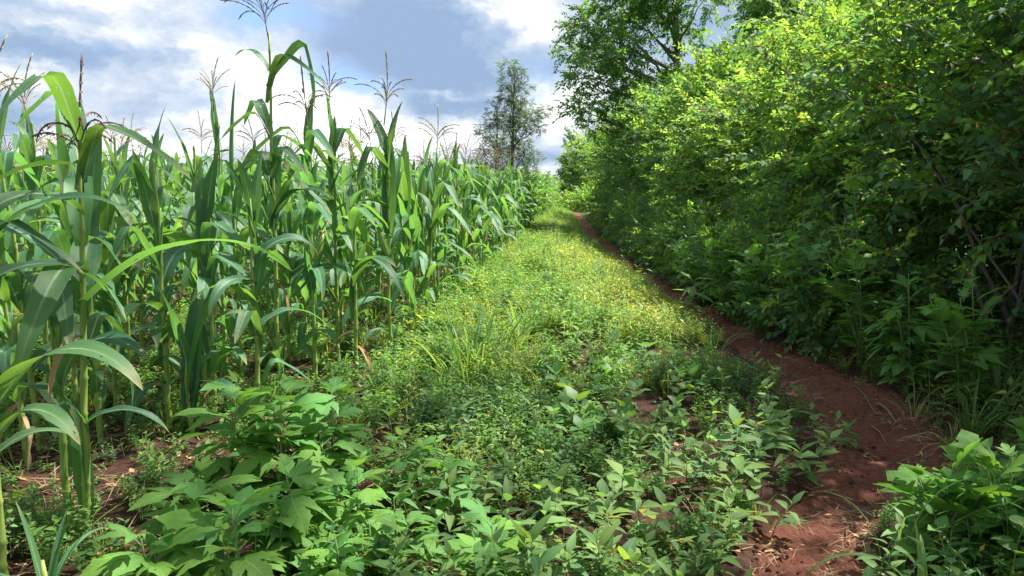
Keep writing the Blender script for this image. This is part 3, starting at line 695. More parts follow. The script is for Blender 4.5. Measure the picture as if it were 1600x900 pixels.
# grass clumps with single blades
GB = [one('grass_blade', blade(.5, U(.004, .007), R(U(60, 85)), R(U(40, 120)), wave=.02, N=8, across=2, twist=U(-.8, .8), fold1=.4, pw=U(1.2, 2.2)), [M_grass]) for _ in range(8)]
def clump(x, y, n, size, label, seed, group=None, spread=.05, wid=1.):
    r_ = random.Random(seed); root = thing('grass_clump', (x, y, gz(x, y)), label, 'grass', group)
    for i in range(n):
        a, q = r_.uniform(0, 6.3), spread*math.sqrt(r_.random()); s = size*r_.uniform(.6, 1.2)
        obj('blade', r_.choice(GB), root, (q*math.cos(a), q*math.sin(a), -.01), (0, r_.uniform(-.2, .35), a+r_.uniform(-.4, .4)), (s, s*wid, s))
    return root
for (px, py, n, sz, lab) in [(735, 592, 90, 1.3, 'large clump of long arching grass at the field edge'), (800, 770, 22, .55, 'thin wispy grass tuft in front of the bean plants'), (1430, 640, 26, .7, 'drooping grass tuft at the hedge foot beside the fallen stick'), (1520, 680, 34, .95, 'dark grass clump under the near hedge'), (1560, 640, 30, 1.1, 'tall dark grass tuft reaching up into the hedge'), (1370, 590, 24, .6, 'short grass tuft on the right path edge'), (680, 610, 26, .8, 'thin grass clump at the foot of the corner maize'), (1240, 640, 24, .55, 'grass tuft on the left path edge at the bend'), (420, 640, 20, .9, 'sparse seeding grass between the maize stalks')]:
    x, y = gpt(px, py); clump(x, y, n, sz, lab, px, None, .07 if n < 80 else .3)
x, y = gpt(1440, 960); root = thing('grass_clump', (x, y, gz(x, y)), 'broad bladed grass with one long blade arching over the path at the bottom right', 'grass')
for (a, L, w, e, bd, pw_) in [(172, .66, .014, 74, 165, 1.3), (95, .36, .013, 84, 20, 1.5), (70, .30, .02, 75, 45, 2.), (150, .28, .012, 60, 80, 1.4), (20, .45, .014, 40, 60, 1.4), (-10, .4, .013, 25, 40, 1.4), (40, .35, .012, 50, 70, 1.4)]:
    obj('blade', one('grass_blade', blade(L, w, R(e), R(bd), wave=.02, N=14, across=2, fold1=.35, pw=pw_, basew=.8), [M_grass]), root, (0, 0, 0), (0, 0, R(a)))

for i in range(18):
    y = 6.2+WZ.random()**1.4*11; a_, b_ = -1.0+ROW*y, float(path_x(y))-.45; x = a_+(b_-a_)*WZ.random()
    clump(x, y, WZ.randint(16, 26), WZ.uniform(.7, 1.25), 'grass tuft', 900+i, 'grass tufts in the sunlit weeds', .12)
for i in range(16):
    y = 6.0+WZ.random()**1.4*8; a_, b_ = -.9+ROW*y, float(path_x(y))-.5; x = a_+(b_-a_)*WZ.random()
    weed(x, y, WZ.uniform(.35, .6), OV if i % 2 else LAN, 'taller weed', 'taller weeds in the sunlit strip', 950+i, 6, WZ.uniform(1.3, 2.0))
x, y = gpt(1395, 905)
clump(x, y, 9, 1.1, 'loose bright grass blades beside the near path end on the right', 77, None, .05, 1.6)
GREEN = GB
GB = [one('dry_grass_blade', blade(.34, U(.003, .005), R(U(30, 70)), R(U(60, 130)), wave=.05, N=7, across=2, twist=U(-1.5, 1.5), fold1=.5, pw=U(1., 1.8)), [M_straw]) for _ in range(6)]
for (px, py, n, sz, lab) in [(1322, 596, 22, .8, 'dry tan grass tuft hanging over the right path edge above the sticks'), (1425, 652, 26, .9, 'dry tan grass tuft right of the fallen pale stick'), (1495, 694, 24, .9, 'dry tan grass tuft at the hedge foot behind the five lobed weeds'), (1268, 566, 18, .7, 'dry grass tuft on the right path edge farther off'), (1215, 610, 16, .6, 'dry grass tuft on the left path edge across from the sticks')]:
    x, y = gpt(px, py); clump(x, y, n, sz, lab, px, 'dry grass tufts on the path edges', .08)
GB = GREEN
# ------------------------------------------------------------------ ground cover too small to count
def clump_mesh(kind, seed):
    r_ = random.Random(seed); U = r_.uniform; b = MB()
    if kind == 'herb':
        for s in range(7):
            a, q = U(0, 6.3), U(0, .09); h = U(.14, .34); p0 = Vector((q*math.cos(a), q*math.sin(a), -.01)); p1 = p0+Vector((U(-.08, .08), U(-.08, .08), h))
            b.add(tube([p0, p0.lerp(p1, .5), p1], [.0022, .0018, .001], 3, False), 1)
            for i in range(9):
                f = .25+.75*(i+1)/9; b.add(small(U(.035, .065), U(.2, .36), U(.0, .4)), 0, p0.lerp(p1, f), (U(-.4, .4), -U(0, .8), i*2.4+U(-.4, .4)))
    elif kind == 'fine':
        for s in range(9):
            a, q = U(0, 6.3), U(0, .12); h = U(.2, .42); p0 = Vector((q*math.cos(a), q*math.sin(a), -.01)); p1 = p0+Vector((U(-.12, .12), U(-.12, .12), h))
            b.add(tube([p0, p0.lerp(p1, .5)+Vector((0, 0, .02)), p1], [.002, .0016, .001], 3, False), 1)
            for i in range(10):
                f = .3+.7*(i+1)/10; b.add(small(U(.04, .08), U(.1, .18), U(.2, .6)), 0, p0.lerp(p1, f), (U(-.4, .4), -U(-.2, .9), i*2.4+U(-.4, .4)))
    elif kind == 'grass':
        for s in range(26):
            a, q = U(0, 6.3), U(0, .08)
            b.add(blade(U(.15, .42), U(.0022, .0042), R(U(55, 88)), R(U(20, 110)), wave=0, N=4, across=1, fold0=0, fold1=0, basew=.8), 0, (q*math.cos(a), q*math.sin(a), -.01), (0, 0, a+U(-.6, .6)))
    elif kind == 'broad':
        for s in range(4):
            a, q = U(0, 6.3), U(0, .09); h = U(.06, .2); p0 = Vector((q*math.cos(a), q*math.sin(a), -.01)); p1 = p0+Vector((U(-.05, .05), U(-.05, .05), h))
            b.add(tube([p0, p1], [.0022, .0015], 3, False), 1)
            for i in range(6):
                f = .3+.7*(i+1)/6; b.add(ovate(U(.035, .06), U(.26, .4), U(0, .4)), 0, p0.lerp(p1, f), (U(-.4, .4), -U(0, .7), i*2.4+U(-.4, .4)))
    return b
G_PROTO = []
for kind, ms in (('herb', [M_weed_s, M_weed, M_weed_d]), ('fine', [M_weed_s, M_weed_s, M_grass_y]), ('grass', [M_grass, M_grass_y]), ('broad', [M_weed, M_bean])):
    for i, m in enumerate(ms):
        G_PROTO.append((kind, m, proto('weed_%s' % kind, clump_mesh(kind, len(G_PROTO)+1).mesh('weed_'+kind, [m, M_stem]))))
# collection order is by name, so read it back after sorting the names
for i, g in enumerate(G_PROTO): g[2].name = 'weed_proto_%02d' % i
def cover(name, label, n, region, weights, smin, smax, seed, dens=None):
    r_ = np.random.default_rng(seed); pts = []
    while len(pts) < n:
        p = region(r_, n)
        p = p[np.abs(p[:, 0]-path_x(p[:, 1])+.05) > path_w(p[:, 1])*.5*(.85+.3*r_.random(len(p)))+np.where(p[:, 1] < 8, .07, -.02)]
        if dens is not None: p = p[r_.random(len(p)) < dens(p[:, 0], p[:, 1])]
        pts.extend(p.tolist())
    p = np.array(pts[:n]); w = np.array(weights, float); w /= w.sum()
    rot = np.column_stack([r_.normal(0, .12, n), r_.normal(0, .12, n), r_.uniform(0, 6.3, n)])
    sc_ = r_.uniform(smin, smax, n)*np.clip(.38+(np.abs(p[:, 0]-path_x(p[:, 1]))-path_w(p[:, 1])*.5)*.55, .38, 1)*(.72+.38*np.clip(1.3*wob(p[:, 0], p[:, 1], 1.9, seed)+.3, -1, 1))
    o = scatter(name, 'weeds', [g[2] for g in G_PROTO], np.column_stack([p, ground_z(p[:, 0], p[:, 1])]), rot, sc_, r_.choice(len(w), n, p=w))
    return tag(o, label, 'weeds')
#           herb s,  w,  d | fine s, s, y | grass g, y | broad w, bean
def strip(r_, n):                                     # sunlit strip between maize and path
    y = 5.6+(r_.random(n)**1.6)*58; a = -1.9+ROW*y; b = path_x(y)-path_w(y)*.35
    return np.column_stack([a+(b-a)*r_.random(n), y])
cover('sunlit_weeds', 'knee high sunlit weeds between the maize and the path', 8500, strip, [3, 1.5, .4, 2.2, 2.2, 1.6, 1.3, 1.0, 1.0, 1.6], .75, 1.3, 1,
      lambda x, y: np.where(y < 7.6, .16, 1.)*np.where((wob(x, y, 1.6, 4) > .25) & (y < 10), .3, 1.))
def fore(r_, n):
    y = 2.2+r_.random(n)*4.6; a = -2.4+.0*y; b = path_x(y)-path_w(y)*.42
    return np.column_stack([a+(b-a)*r_.random(n), y])
cover('foreground_weeds', 'low shaded weeds covering the soil in the foreground', 1300, fore, [1.6, 2, 2, .8, .5, .3, .5, .2, 2.2, .8], .45, .95, 2,
      lambda x, y: np.clip(.62-1.3*wob(x, y, 2.4, 9), .05, 1)*np.where(x < -1.0, .10, 1.))
def field(r_, n):
    y = 3.+r_.random(n)**1.3*22; return np.column_stack([-1.3+ROW*y-r_.random(n)*.75*(y+1.), y])
cover('field_floor_weeds', 'low weeds growing on the soil between the maize rows', 7500, field, [2, 2, 1, 1, 0, 0, 1, .4, 2, 1], .4, .9, 3, lambda x, y: np.where((y < 4.9) & (x > -3), .22, 1.))
def right(r_, n):
    y = 2.2+r_.random(n)**1.7*40; a = path_x(y)+path_w(y)*.45
    return np.column_stack([a+r_.random(n)**1.4*1.7, y])
cover('hedge_foot_weeds', 'dull green weeds and grass along the right edge of the path', 2300, right, [1, 2, 3, 1, 0, .3, 1.6, .5, 2, 0], .6, 1.25, 4)
def ypatch(r_, n):
    y = 7.5+r_.random(n)*9; b = path_x(y)-path_w(y)*.5; return np.column_stack([b-.15-1.1*r_.random(n)**1.3, y])
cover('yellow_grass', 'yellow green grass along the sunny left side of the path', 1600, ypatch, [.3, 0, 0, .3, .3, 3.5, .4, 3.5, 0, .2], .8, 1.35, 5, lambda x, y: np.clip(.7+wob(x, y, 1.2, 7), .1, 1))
# straw and dry bits lying on the path
sp = []
for i in range(4):
    r_ = random.Random(i); b = MB()
    for k in range(5): b.add(blade(r_.uniform(.05, .16), .0016, R(r_.uniform(0, 6)), R(r_.uniform(-4, 12)), wave=0, N=3, across=1, fold0=0, fold1=0), 0, (r_.uniform(-.06, .06), r_.uniform(-.06, .06), .004), (0, 0, r_.uniform(0, 6.3)))
    b.add(small(.035, .3, -.2), 1, (r_.uniform(-.05, .05), r_.uniform(-.05, .05), .006), (0, 0, r_.uniform(0, 6)))
    sp.append(proto('litter_%d' % i, b.mesh('litter', [M_straw, M_dry])))
r_ = np.random.default_rng(12); n = 620
ly = 2.4+r_.random(n)**1.5*18; side = np.where(r_.random(n) < .75, 1, -1)*(1-.75*r_.random(n)**2)
lx = path_x(ly)+side*path_w(ly)*.52
o = scatter('path_litter', 'litter', sp, np.column_stack([lx, ly, ground_z(lx, ly)+.038-.03*(np.abs(side) > .8)]), np.column_stack([r_.normal(0, .05, n), r_.normal(0, .05, n), r_.uniform(0, 6.3, n)]), r_.uniform(.6, 1.2, n))
tag(o, 'dry straw and leaf bits strewn along the red path', 'litter')
n = 1500; fy = 2.6+r_.random(n)**1.3*18; fx = -1.0+ROW*fy-r_.random(n)*.8*(fy+.5)+(r_.random(n) < .25)*r_.random(n)*2.2
o = scatter('field_litter', 'litter', sp, np.column_stack([fx, fy, ground_z(fx, fy)+.006]), np.column_stack([r_.normal(0, .12, n), r_.normal(0, .12, n), r_.uniform(0, 6.3, n)]), r_.uniform(.8, 2.2, n))
tag(o, 'dry leaf scraps and straw on the soil between the maize', 'litter')
cp = []
for i in range(4):
    r2_ = np.random.default_rng(i); V, F, U_ = tube([(0, 0, -.012), (0, 0, -.006), (.002, 0, .006), (0, 0, .013)], [.006, .016, .013, .004], 6)
    cp.append(proto('clod_%d' % i, one('clod', (V*r2_.uniform(.75, 1.25, V.shape), F, U_), [M_path])))
n = 900; cy = 2.4+r_.random(n)**1.4*16; cx = path_x(cy)+(r_.random(n)-.5)*path_w(cy)*1.15
o = scatter('path_clods', 'clods', cp, np.column_stack([cx, cy, ground_z(cx, cy)+.034]), np.column_stack([r_.normal(0, .4, n), r_.normal(0, .4, n), r_.uniform(0, 6.3, n)]), r_.uniform(.2, .9, n)**1.6+.1)
tag(o, 'small red soil crumbs scattered over the path', 'soil crumbs')
# fallen sticks and dry leaves one can pick out
def stick(px0, py0, px1, py1, rad, label, bow=.008):
    a, b = gpt(px0, py0), gpt(px1, py1); A = Vector((*a, gz(*a)+.055)); B = Vector((*b, gz(*b)+.05)); pts = []
    for t in np.linspace(0, 1, 7):
        p = A.lerp(B, t)-A; p.x += bow*math.sin(t*5); p.z += .012*math.sin(t*4); pts.append(p)
    o = obj('fallen_stick', one('fallen_stick', tube(pts, [rad*(1-.5*t) for t in np.linspace(0, 1, 7)], 6), [M_bark]), loc=A)
    return tag(o, label, 'stick')
stick(1372, 622, 1404, 652, .012, 'pale thick stick lying at the right path edge by the hedge')
stick(1335, 600, 1372, 634, .008, 'thin stick behind the thick pale one at the path edge')
stick(1362, 660, 1392, 684, .006, 'thin dark twig in the middle of the path')
stick(1320, 790, 1375, 812, .005, 'curved twig on the near path beside the leaning weed', .02)
for (px, py, lab, s) in [(1386, 703, 'small pale dry leaf at the middle of the path', .06), (1366, 776, 'brown curled dry leaf on the near path', .06), (180, 840, 'curled brown dry leaf on the dark soil beside the nearest maize', .1), (150, 850, 'small tan leaf scrap at the foot of the nearest maize', .06)]:
    x, y = gpt(px, py)
    o = obj('dry_leaf', one('dry_leaf', ovate(s, .3, -.6, .7), [M_dry]), loc=(x, y, gz(x, y)+.045), rot=(.3, .1, px)); tag(o, lab, 'dry leaf')

# ------------------------------------------------------------------ sprigs for shrubs and trees
def sprig(seed, L, n, leaf, mat_leaf=0, droop=.6, stagger=True, fan=1.1):
    r_ = random.Random(seed); U = r_.uniform; b = MB(); pts = []
    for t in np.linspace(0, 1, 5): pts.append(Vector((L*t*(1-.1*t), L*.12*math.sin(t*3+seed), -droop*L*t*t*.5)))
    b.add(tube(pts, [L*.012, L*.010, L*.008, L*.006, L*.003], 3, False), 1)
    for i in range(n):
        f = .12+.88*(i+.5)/n; q = f*4; j = min(3, int(q)); p = pts[j].lerp(pts[j+1], q-j)
        sd = 1 if i % 2 else -1
        yaw = sd*fan*U(.6, 1.2)*(1 if f < .93 else .2)
        b.add(leaf(r_), 0, p, (U(-.5, .5), U(-.5, .55), yaw), U(.75, 1.2)*(1.1-.3*f))
    return b
def sprigset(key, mats, n_, L, n, leaf, droop=.6, fan=1.1):
    return [proto('%s_sprig_%d' % (key, i), sprig(i+1, L*random.uniform(.85, 1.15), n, leaf, droop=droop, fan=fan).mesh(key+'_sprig', [mats[i % len(mats)], M_stem_r])) for i in range(n_)]
SP = {
 'green': sprigset('green', [M_shrub, M_shrub, M_shrub_l], 6, .34, 13, lambda r: ovate(.062, r.uniform(.26, .34), r.uniform(.1, .5), .25)),
 'lime': sprigset('lime', [M_shrub_l, M_shrub_l, M_shrub], 6, .30, 15, lambda r: ovate(.05, r.uniform(.26, .34), r.uniform(.1, .5), .25)),
 'dark': sprigset('dark', [M_shrub_d, M_shrub_d, M_shrub], 6, .36, 12, lambda r: ovate(.068, r.uniform(.27, .38), r.uniform(.1, .5), .25)),
 'frond': sprigset('frond', [M_shrub_l, M_shrub], 4, .45, 22, lambda r: small(.07, .2, .15, .1), droop=.5, fan=1.25),
 'tree': sprigset('tree', [M_tree, M_tree, M_shrub], 6, .5, 15, lambda r: ovate(.10, r.uniform(.24, .32), r.uniform(.2, .6), .25), droop=.8),
 'grey': sprigset('grey', [M_tree_g], 5, .8, 20, lambda r: small(.2, r.uniform(.1, .16), .3), droop=.7, fan=.9),
 'far': sprigset('far', [M_tree, M_tree_g, M_shrub_l], 6, .9, 16, lambda r: small(.22, r.uniform(.25, .35), .3), droop=.5),
 'farlime': sprigset('farlime', [M_shrub_l, M_tree], 4, .7, 18, lambda r: small(.15, r.uniform(.22, .32), .3), droop=.5),
}
def lumpy(d, seed, amp=.3):
    s = seed*1.7
    return 1+amp*(np.sin(3.1*d[:, 0]+2.3*d[:, 2]+s)+np.sin(-2.7*d[:, 1]+4.1*d[:, 2]+1.3*s)+np.sin(5.3*d[:, 0]-4.7*d[:, 1]+2.1*s)*.7)/2.2
def limb_tube(a, b, r0, r1, bow=.12, seed=0, n=6):
    r_ = random.Random(seed); a, b = Vector(a), Vector(b); L = (b-a).length; off = Vector((r_.uniform(-1, 1), r_.uniform(-1, 1), r_.uniform(-.2, .8)))*bow*L
    ts = np.linspace(0, 1, n+1)
    return tube([a.lerp(b, t)+off*math.sin(t*math.pi)*(.6+.4*math.sin(7*t+seed)) for t in ts], [r0+(r1-r0)*t for t in ts], 6)
FLOWER = MB()
for k in range(9):
    a = k*2.4; q = .012*math.sqrt(k/2); FLOWER.add(small(.014, .4, -.3), 0, (q*math.cos(a)*.9, q*math.sin(a)*.9, .006-.002*k*.3), (0, -.5, a))
FLOWER = FLOWER.mesh('flower_cluster', [M_flower])
def crown_pts(r_, n, c, rad, seed, inner=.55, zmin=None):
    d = r_.normal(size=(n*2, 3)); d /= np.linalg.norm(d, axis=1)[:, None]
    q = (inner+(1-inner)*r_.random(n*2)**.5)*lumpy(d, seed)
    p = np.asarray(c)+d*q[:, None]*np.asarray(rad)
    if zmin is not None:
        k = p[:, 2] > zmin; p, d = p[k], d[k]
    return p[:n], d[:n]
def shrub(x, y, rx, ry, h, mix, n, label, seed, cat='shrub', group=None, branches=6, nleaf=0, flowers=0, z0=.15, name='shrub', hollow=None, smul=1.):
    r_ = np.random.default_rng(seed); zg = gz(x, y)
    root = thing(name, (x, y, zg), label, cat, group)
    n = int(n*1.75); smul *= 1.3; c = (0, 0, h*.52); p, d = crown_pts(r_, n, c, (rx, ry, h*.52), seed, .5, z0)
    if hollow is not None:
        k = hollow(p, r_); p, d = p[k], d[k]
    m = len(p)
    dirs = d*np.array([1, 1, .5])+np.array([0, 0, .35])+r_.normal(0, .45, (m, 3))
    parts = {}
    kinds = list(mix); w = np.array([mix[k] for k in kinds], float); w /= w.sum(); ch = r_.choice(len(kinds), m, p=w)
    for i, k in enumerate(kinds):
        s = ch == i
        if s.sum(): scatter('foliage', k, SP[k], p[s], dir_rot(dirs[s], r_.normal(0, .5, s.sum())), r_.uniform(.75, 1.3, s.sum())*smul, parent=root, rng=r_)
    for b in range(branches):
        e = p[r_.integers(m)]; e = np.array(c)+(e-np.array(c))*r_.uniform(.85, 1.12)
        obj('branch', one('branch', limb_tube((r_.normal(0, .12), r_.normal(0, .12), -.05), e, .022*h/3, .006, .14, seed+b), [M_bark]), root)
    face = p[(d[:, 0]*-1.0+d[:, 1]*-.55) > .25] if len(p) else p
    if nleaf and len(face):
        lm = LEAFM['heart'] if seed % 2 else LEAFM['ovate']
        for i in r_.choice(len(face), min(nleaf, len(face)), replace=False):
            q = face[i]; dd = (q-np.array(c)); a = math.atan2(dd[1], dd[0])+r_.normal(0, .6)
            obj('leaf', lm[r_.integers(len(lm))], root, q+dd*.03, (r_.normal(0, .4), r_.uniform(-.3, .7), a), float(r_.uniform(.8, 1.35)))
    if flowers:
        top = p[d[:, 2] > -.1]; top = top[(top[:, 0] < .4*rx)]
        for i in r_.choice(len(top), flowers, replace=False):
            q = top[i]; dd = q-np.array(c); obj('flower_cluster', FLOWER, root, q+dd*.10, (r_.normal(0, .4), r_.normal(0, .4)-.5, r_.uniform(0, 6)), float(r_.uniform(1.8, 3.4)))
    return root
LEAFM = {'heart': [one('hedge_leaf', ovate(.085, U(.38, .46), U(.1, .5), U(.1, .3), .2, .3), [M_shrub]) for _ in range(5)],
         'ovate': [one('hedge_leaf', ovate(.095, U(.26, .34), U(.1, .5), U(.1, .3), .12), [M_shrub]) for _ in range(5)]}
HG = 'shrubs of the tall hedge along the right of the path'
def hx(y): return 4.35+.035*y
# (y, dx, rx, ry, h, mix, n, label, nleaf, flowers)
HED = [
 (3.6, .55, 1.5, 1.2, 3.6, {'dark': 3, 'green': 1}, 700, 'dark shrub at the right edge, nearest of the hedge', 90, 0),
 (5.3, .35, 1.45, 1.2, 3.5, {'dark': 3, 'green': 1.4}, 760, 'dark shrub of the near hedge with a deep shaded hollow at its foot', 120, 0),
 (7.0, .25, 1.5, 1.3, 3.9, {'green': 2, 'dark': 2}, 820, 'broad green shrub of the near hedge above the lobed weeds', 110, 3),
 (8.8, .2, 1.5, 1.3, 4.1, {'green': 2, 'dark': 1.2, 'lime': .8}, 860, 'green shrub with orange flowers left of the broad near shrub', 90, 6),
 (10.6, .15, 1.5, 1.3, 4.1, {'green': 1.5, 'lime': 1.5, 'dark': .8}, 900, 'yellow green shrub with many orange and pink flower clusters', 60, 14),
 (12.5, .15, 1.5, 1.4, 4.1, {'lime': 2, 'green': 1, 'frond': .6, 'dark': .6}, 900, 'lime green shrub with feathery fronds at mid hedge', 40, 12),
 (14.6, .05, 1.5, 1.5, 4.2, {'lime': 1.6, 'green': 1, 'dark': .8}, 900, 'bright topped shrub past the feathery one in the hedge', 0, 12),
 (17.0, .0, 1.5, 1.7, 4.5, {'lime': 1.2, 'green': 1.4, 'dark': 1}, 900, 'tall leafy shrub at the middle of the hedge with pink flowers', 0, 8),
 (19.8, .0, 1.5, 1.8, 4.7, {'green': 1.6, 'dark': 1.2, 'lime': .6}, 900, 'dense dark green shrub under the overhanging tree', 0, 0),
 (23.0, .0, 1.6, 2.1, 5.0, {'green': 1, 'dark': 1.6}, 950, 'dark creeper covered shrub far along the hedge', 0, 0),
 (27.0, .0, 1.7, 2.6, 5.3, {'green': 1.4, 'dark': 1.4}, 1000, 'tall dark shrub near the far end of the hedge', 0, 0),
 (32.0, .1, 1.8, 3.2, 5.6, {'green': 1.6, 'dark': 1}, 1100, 'rounded dark shrub at the far end of the hedge', 0, 0),
 (38.0, .2, 2.0, 3.6, 5.6, {'green': 1.6, 'lime': .6}, 1100, 'last shrub of the hedge beside the far end of the path', 0, 0)]
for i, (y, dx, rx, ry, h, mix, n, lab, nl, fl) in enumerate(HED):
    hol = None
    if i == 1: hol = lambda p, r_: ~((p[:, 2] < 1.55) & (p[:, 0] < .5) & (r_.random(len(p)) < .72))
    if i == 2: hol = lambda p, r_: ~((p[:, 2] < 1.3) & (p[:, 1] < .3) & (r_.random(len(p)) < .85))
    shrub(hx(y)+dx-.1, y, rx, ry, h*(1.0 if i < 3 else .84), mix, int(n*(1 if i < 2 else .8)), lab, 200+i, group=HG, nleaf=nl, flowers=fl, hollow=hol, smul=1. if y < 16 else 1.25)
MID = [(6.4, 1.5, 1.6, 4.1, 'green', 'leafy shrub rising above the broad near shrub'), (8.6, 1.4, 1.6, 4.1, 'lime', 'lime shrub above the flowering shrub of the near hedge'), (10.9, 1.4, 1.7, 4.2, 'lime', 'sunlit lime shrub with flowers, second above the near hedge'), (13.3, 1.4, 1.7, 4.3, 'lime', 'sunlit shrub above the feathery hedge shrub'),
       (16.0, 1.4, 1.8, 4.5, 'lime', 'bright shrub filling the middle of the hedge top'), (19.0, 1.4, 1.9, 4.7, 'green', 'green shrub below the overhanging tree in the hedge top'), (22.6, 1.4, 2.1, 4.9, 'green', 'green shrub past the overhanging tree in the hedge top'), (27.5, 1.5, 2.5, 5.3, 'dark', 'dark shrub in the far hedge top'), (34., 1.5, 2.8, 5.6, 'green', 'farthest shrub of the hedge top')]
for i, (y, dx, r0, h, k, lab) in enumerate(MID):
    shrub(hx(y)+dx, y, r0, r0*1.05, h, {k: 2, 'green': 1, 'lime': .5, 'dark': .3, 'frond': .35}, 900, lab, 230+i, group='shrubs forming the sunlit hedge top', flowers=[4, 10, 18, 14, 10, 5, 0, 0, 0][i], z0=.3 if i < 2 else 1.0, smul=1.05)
BACK = [(5.4, 1.7, 1.3, 3.6, 'dark', 'dark shrub filling the back of the deep hollow in the near hedge'), (4.2, 3.0, 2.0, 5.0, 'green', 'tall shrub behind the nearest hedge shrubs at the right edge'), (7.2, 3.0, 2.0, 5.2, 'lime', 'tall lime tinted shrub behind the near hedge'), (10.6, 3.0, 2.1, 5.3, 'lime', 'sunlit tall shrub rising behind the flowering hedge'), (14.0, 3.0, 2.2, 5.5, 'lime', 'bright tall shrub behind the feathery hedge shrub'), (18.0, 3.0, 2.4, 5.6, 'green', 'tall shrub behind the middle of the hedge'), (23.0, 3.0, 2.6, 5.9, 'green', 'tall shrub behind the hedge below the big tree'), (29.0, 3.0, 2.8, 6.2, 'dark', 'tall dark shrub behind the far hedge')]
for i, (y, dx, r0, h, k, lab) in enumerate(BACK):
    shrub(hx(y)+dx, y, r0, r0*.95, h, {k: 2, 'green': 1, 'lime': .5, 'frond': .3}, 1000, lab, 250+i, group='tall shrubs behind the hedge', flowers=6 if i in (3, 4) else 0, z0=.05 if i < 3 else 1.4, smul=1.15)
# lobed weeds and low bushes at the foot of the hedge
LH = 'lobed leaf bushes at the foot of the hedge'
for i, (px, py, h, lab) in enumerate([(1330, 575, 1.25, 'lobed leaf bush with an orange flower beside the dark hollow'), (1250, 550, 1.0, 'lobed leaf bush right of the path bend'), (1185, 525, .9, 'pale lobed leaf bush along the path past the bend'), (1400, 610, .7, 'low lobed leaf bush under the dark hollow'), (1130, 500, .85, 'lobed leaf bush farther along the path'), (1085, 475, .8, 'small lobed leaf bush near the far straight of the path'), (1500, 650, .8, 'heart leaved bush at the right edge of the dark hollow')]):
    x, y = gpt(px, py); x += .1
    b = lobed_plant(x, y, h*1.35, lab, 60+i, 13, 1.05, LOB3 if i % 2 else LOB5, LH, 5, name='lobed_leaf_bush', cat='bush', lean=math.pi*.95)
    if i == 0: obj('flower_cluster', one('flower_cluster', ovate(.05, .5, .2, .3), [M_yflower]), b, (-.12, -.1, h*1.02), (0, -.6, 2), 1.3)
LB = 'low bushes along the right side of the path'
for i, (y, h) in enumerate([(7.6, .9), (9.2, 1.0), (10.8, .95), (12.4, 1.1), (14.2, 1.05), (16.2, 1.1), (18.6, 1.2), (21.5, 1.2), (25., 1.3), (29., 1.5)]):
    x = float(path_x(y)+path_w(y)*.5)+.55
    shrub(x, y, .6, .9, h, {'green': 1, 'dark': 1}, 190, 'low dull green bush between the path and the hedge, %s' % ['nearest of the row', 'second along', 'below the flowering shrub', 'below the feathery shrub', 'at mid hedge', 'past mid hedge', 'below the overhanging tree', 'just past the overhanging tree', 'near the far bend', 'farthest of the row'][i], 280+i, 'bush', LB, 3, z0=.05, name='low_bush', smul=.8)
# pale bare stems crossing the dark hollow belong to one climbing plant
cl = thing('climber', (4.2, 5.4, gz(4.2, 5.4)), 'climber with bare pale stems crossing the dark hollow of the near hedge', 'climber')
for i, (a, b) in enumerate([((0, .3, 0), (-.75, 1.1, 1.75)), ((0, 0, 0), (-.55, -.3, 1.7)), ((.1, -.2, 0), (-.7, -.7, 1.55)), ((0, 0, 0), (-.3, .6, 2.4))]):
    obj('stem', one('stem', limb_tube(a, b, .016, .005, .08, i), [M_bark]), cl)
    for j in range(9):
        q = Vector(a).lerp(Vector(b), .5+.5*(j+1)/9); obj('leaf', LEAFM['heart'][j % 5], cl, q, (.2*j-.5, .3, j*2.4), 1.1)

# ------------------------------------------------------------------ trees
def tree(name, x, y, r0, blobs, key, per, label, cat, seed, group=None, trunk_top=None, sc=1., inner=.2, lean=0., zb=0.):
    """blobs: (x, y, z, radius) in world metres; a limb runs from the trunk to each foliage mass"""
    r_ = np.random.default_rng(seed); zg = gz(x, y)
    root = thing(name, (x, y, zg), label, cat, group)
    top = trunk_top or max(b[2] for b in blobs)
    tp = [Vector((lean*t*t+.12*r0*8*math.sin(3*t+seed)*t, .1*math.sin(4*t), -.1+(top-zg+.1)*t)) for t in np.linspace(0, 1, 9)]
    obj('trunk', one('trunk', tube(tp, [r0*(1.25 if i == 0 else 1)*(1-.85*i/8) for i in range(9)], 9), [M_bark]), root)
    P, D = [], []
    for i, (bx, by, bz, br) in enumerate(blobs):
        c = np.array([bx-x, by-y, bz-zg]); n = max(8, int(per*1.0*br*br))
        p, d = crown_pts(r_, n, c, (br, br, br*.72), seed+i, inner); P.append(p); D.append(d)
        zt = max(.15, min((bz-zg-br*.5)/(top-zg)-.12, .93)); q = zt*8; j = min(7, int(q)); s = tp[j].lerp(tp[j+1], q-j)
        obj('limb', one('limb', limb_tube(s, c, r0*.32*(1-.6*zt)+.01, .008, .12, seed+i, 6), [M_bark]), root)
    P, D = np.concatenate(P), np.concatenate(D); m = len(P)
    dirs = D*np.array([1, 1, .4])+np.array([0, 0, .1])+r_.normal(0, .4, (m, 3))
    o = scatter('crown', key, SP[key], P, dir_rot(dirs, r_.normal(0, .5, m)), r_.uniform(.7, 1.3, m)*sc, parent=root, rng=r_)
    return root
def pxblobs(L, Y, dep, seed):
    r_ = random.Random(seed); out = []
    for px, py, rp in L:
        yy = Y+r_.uniform(-dep, dep); p = ppt(px, py, yy); out.append((p.x, p.y, p.z, rp*yy/F_PX))
    return out
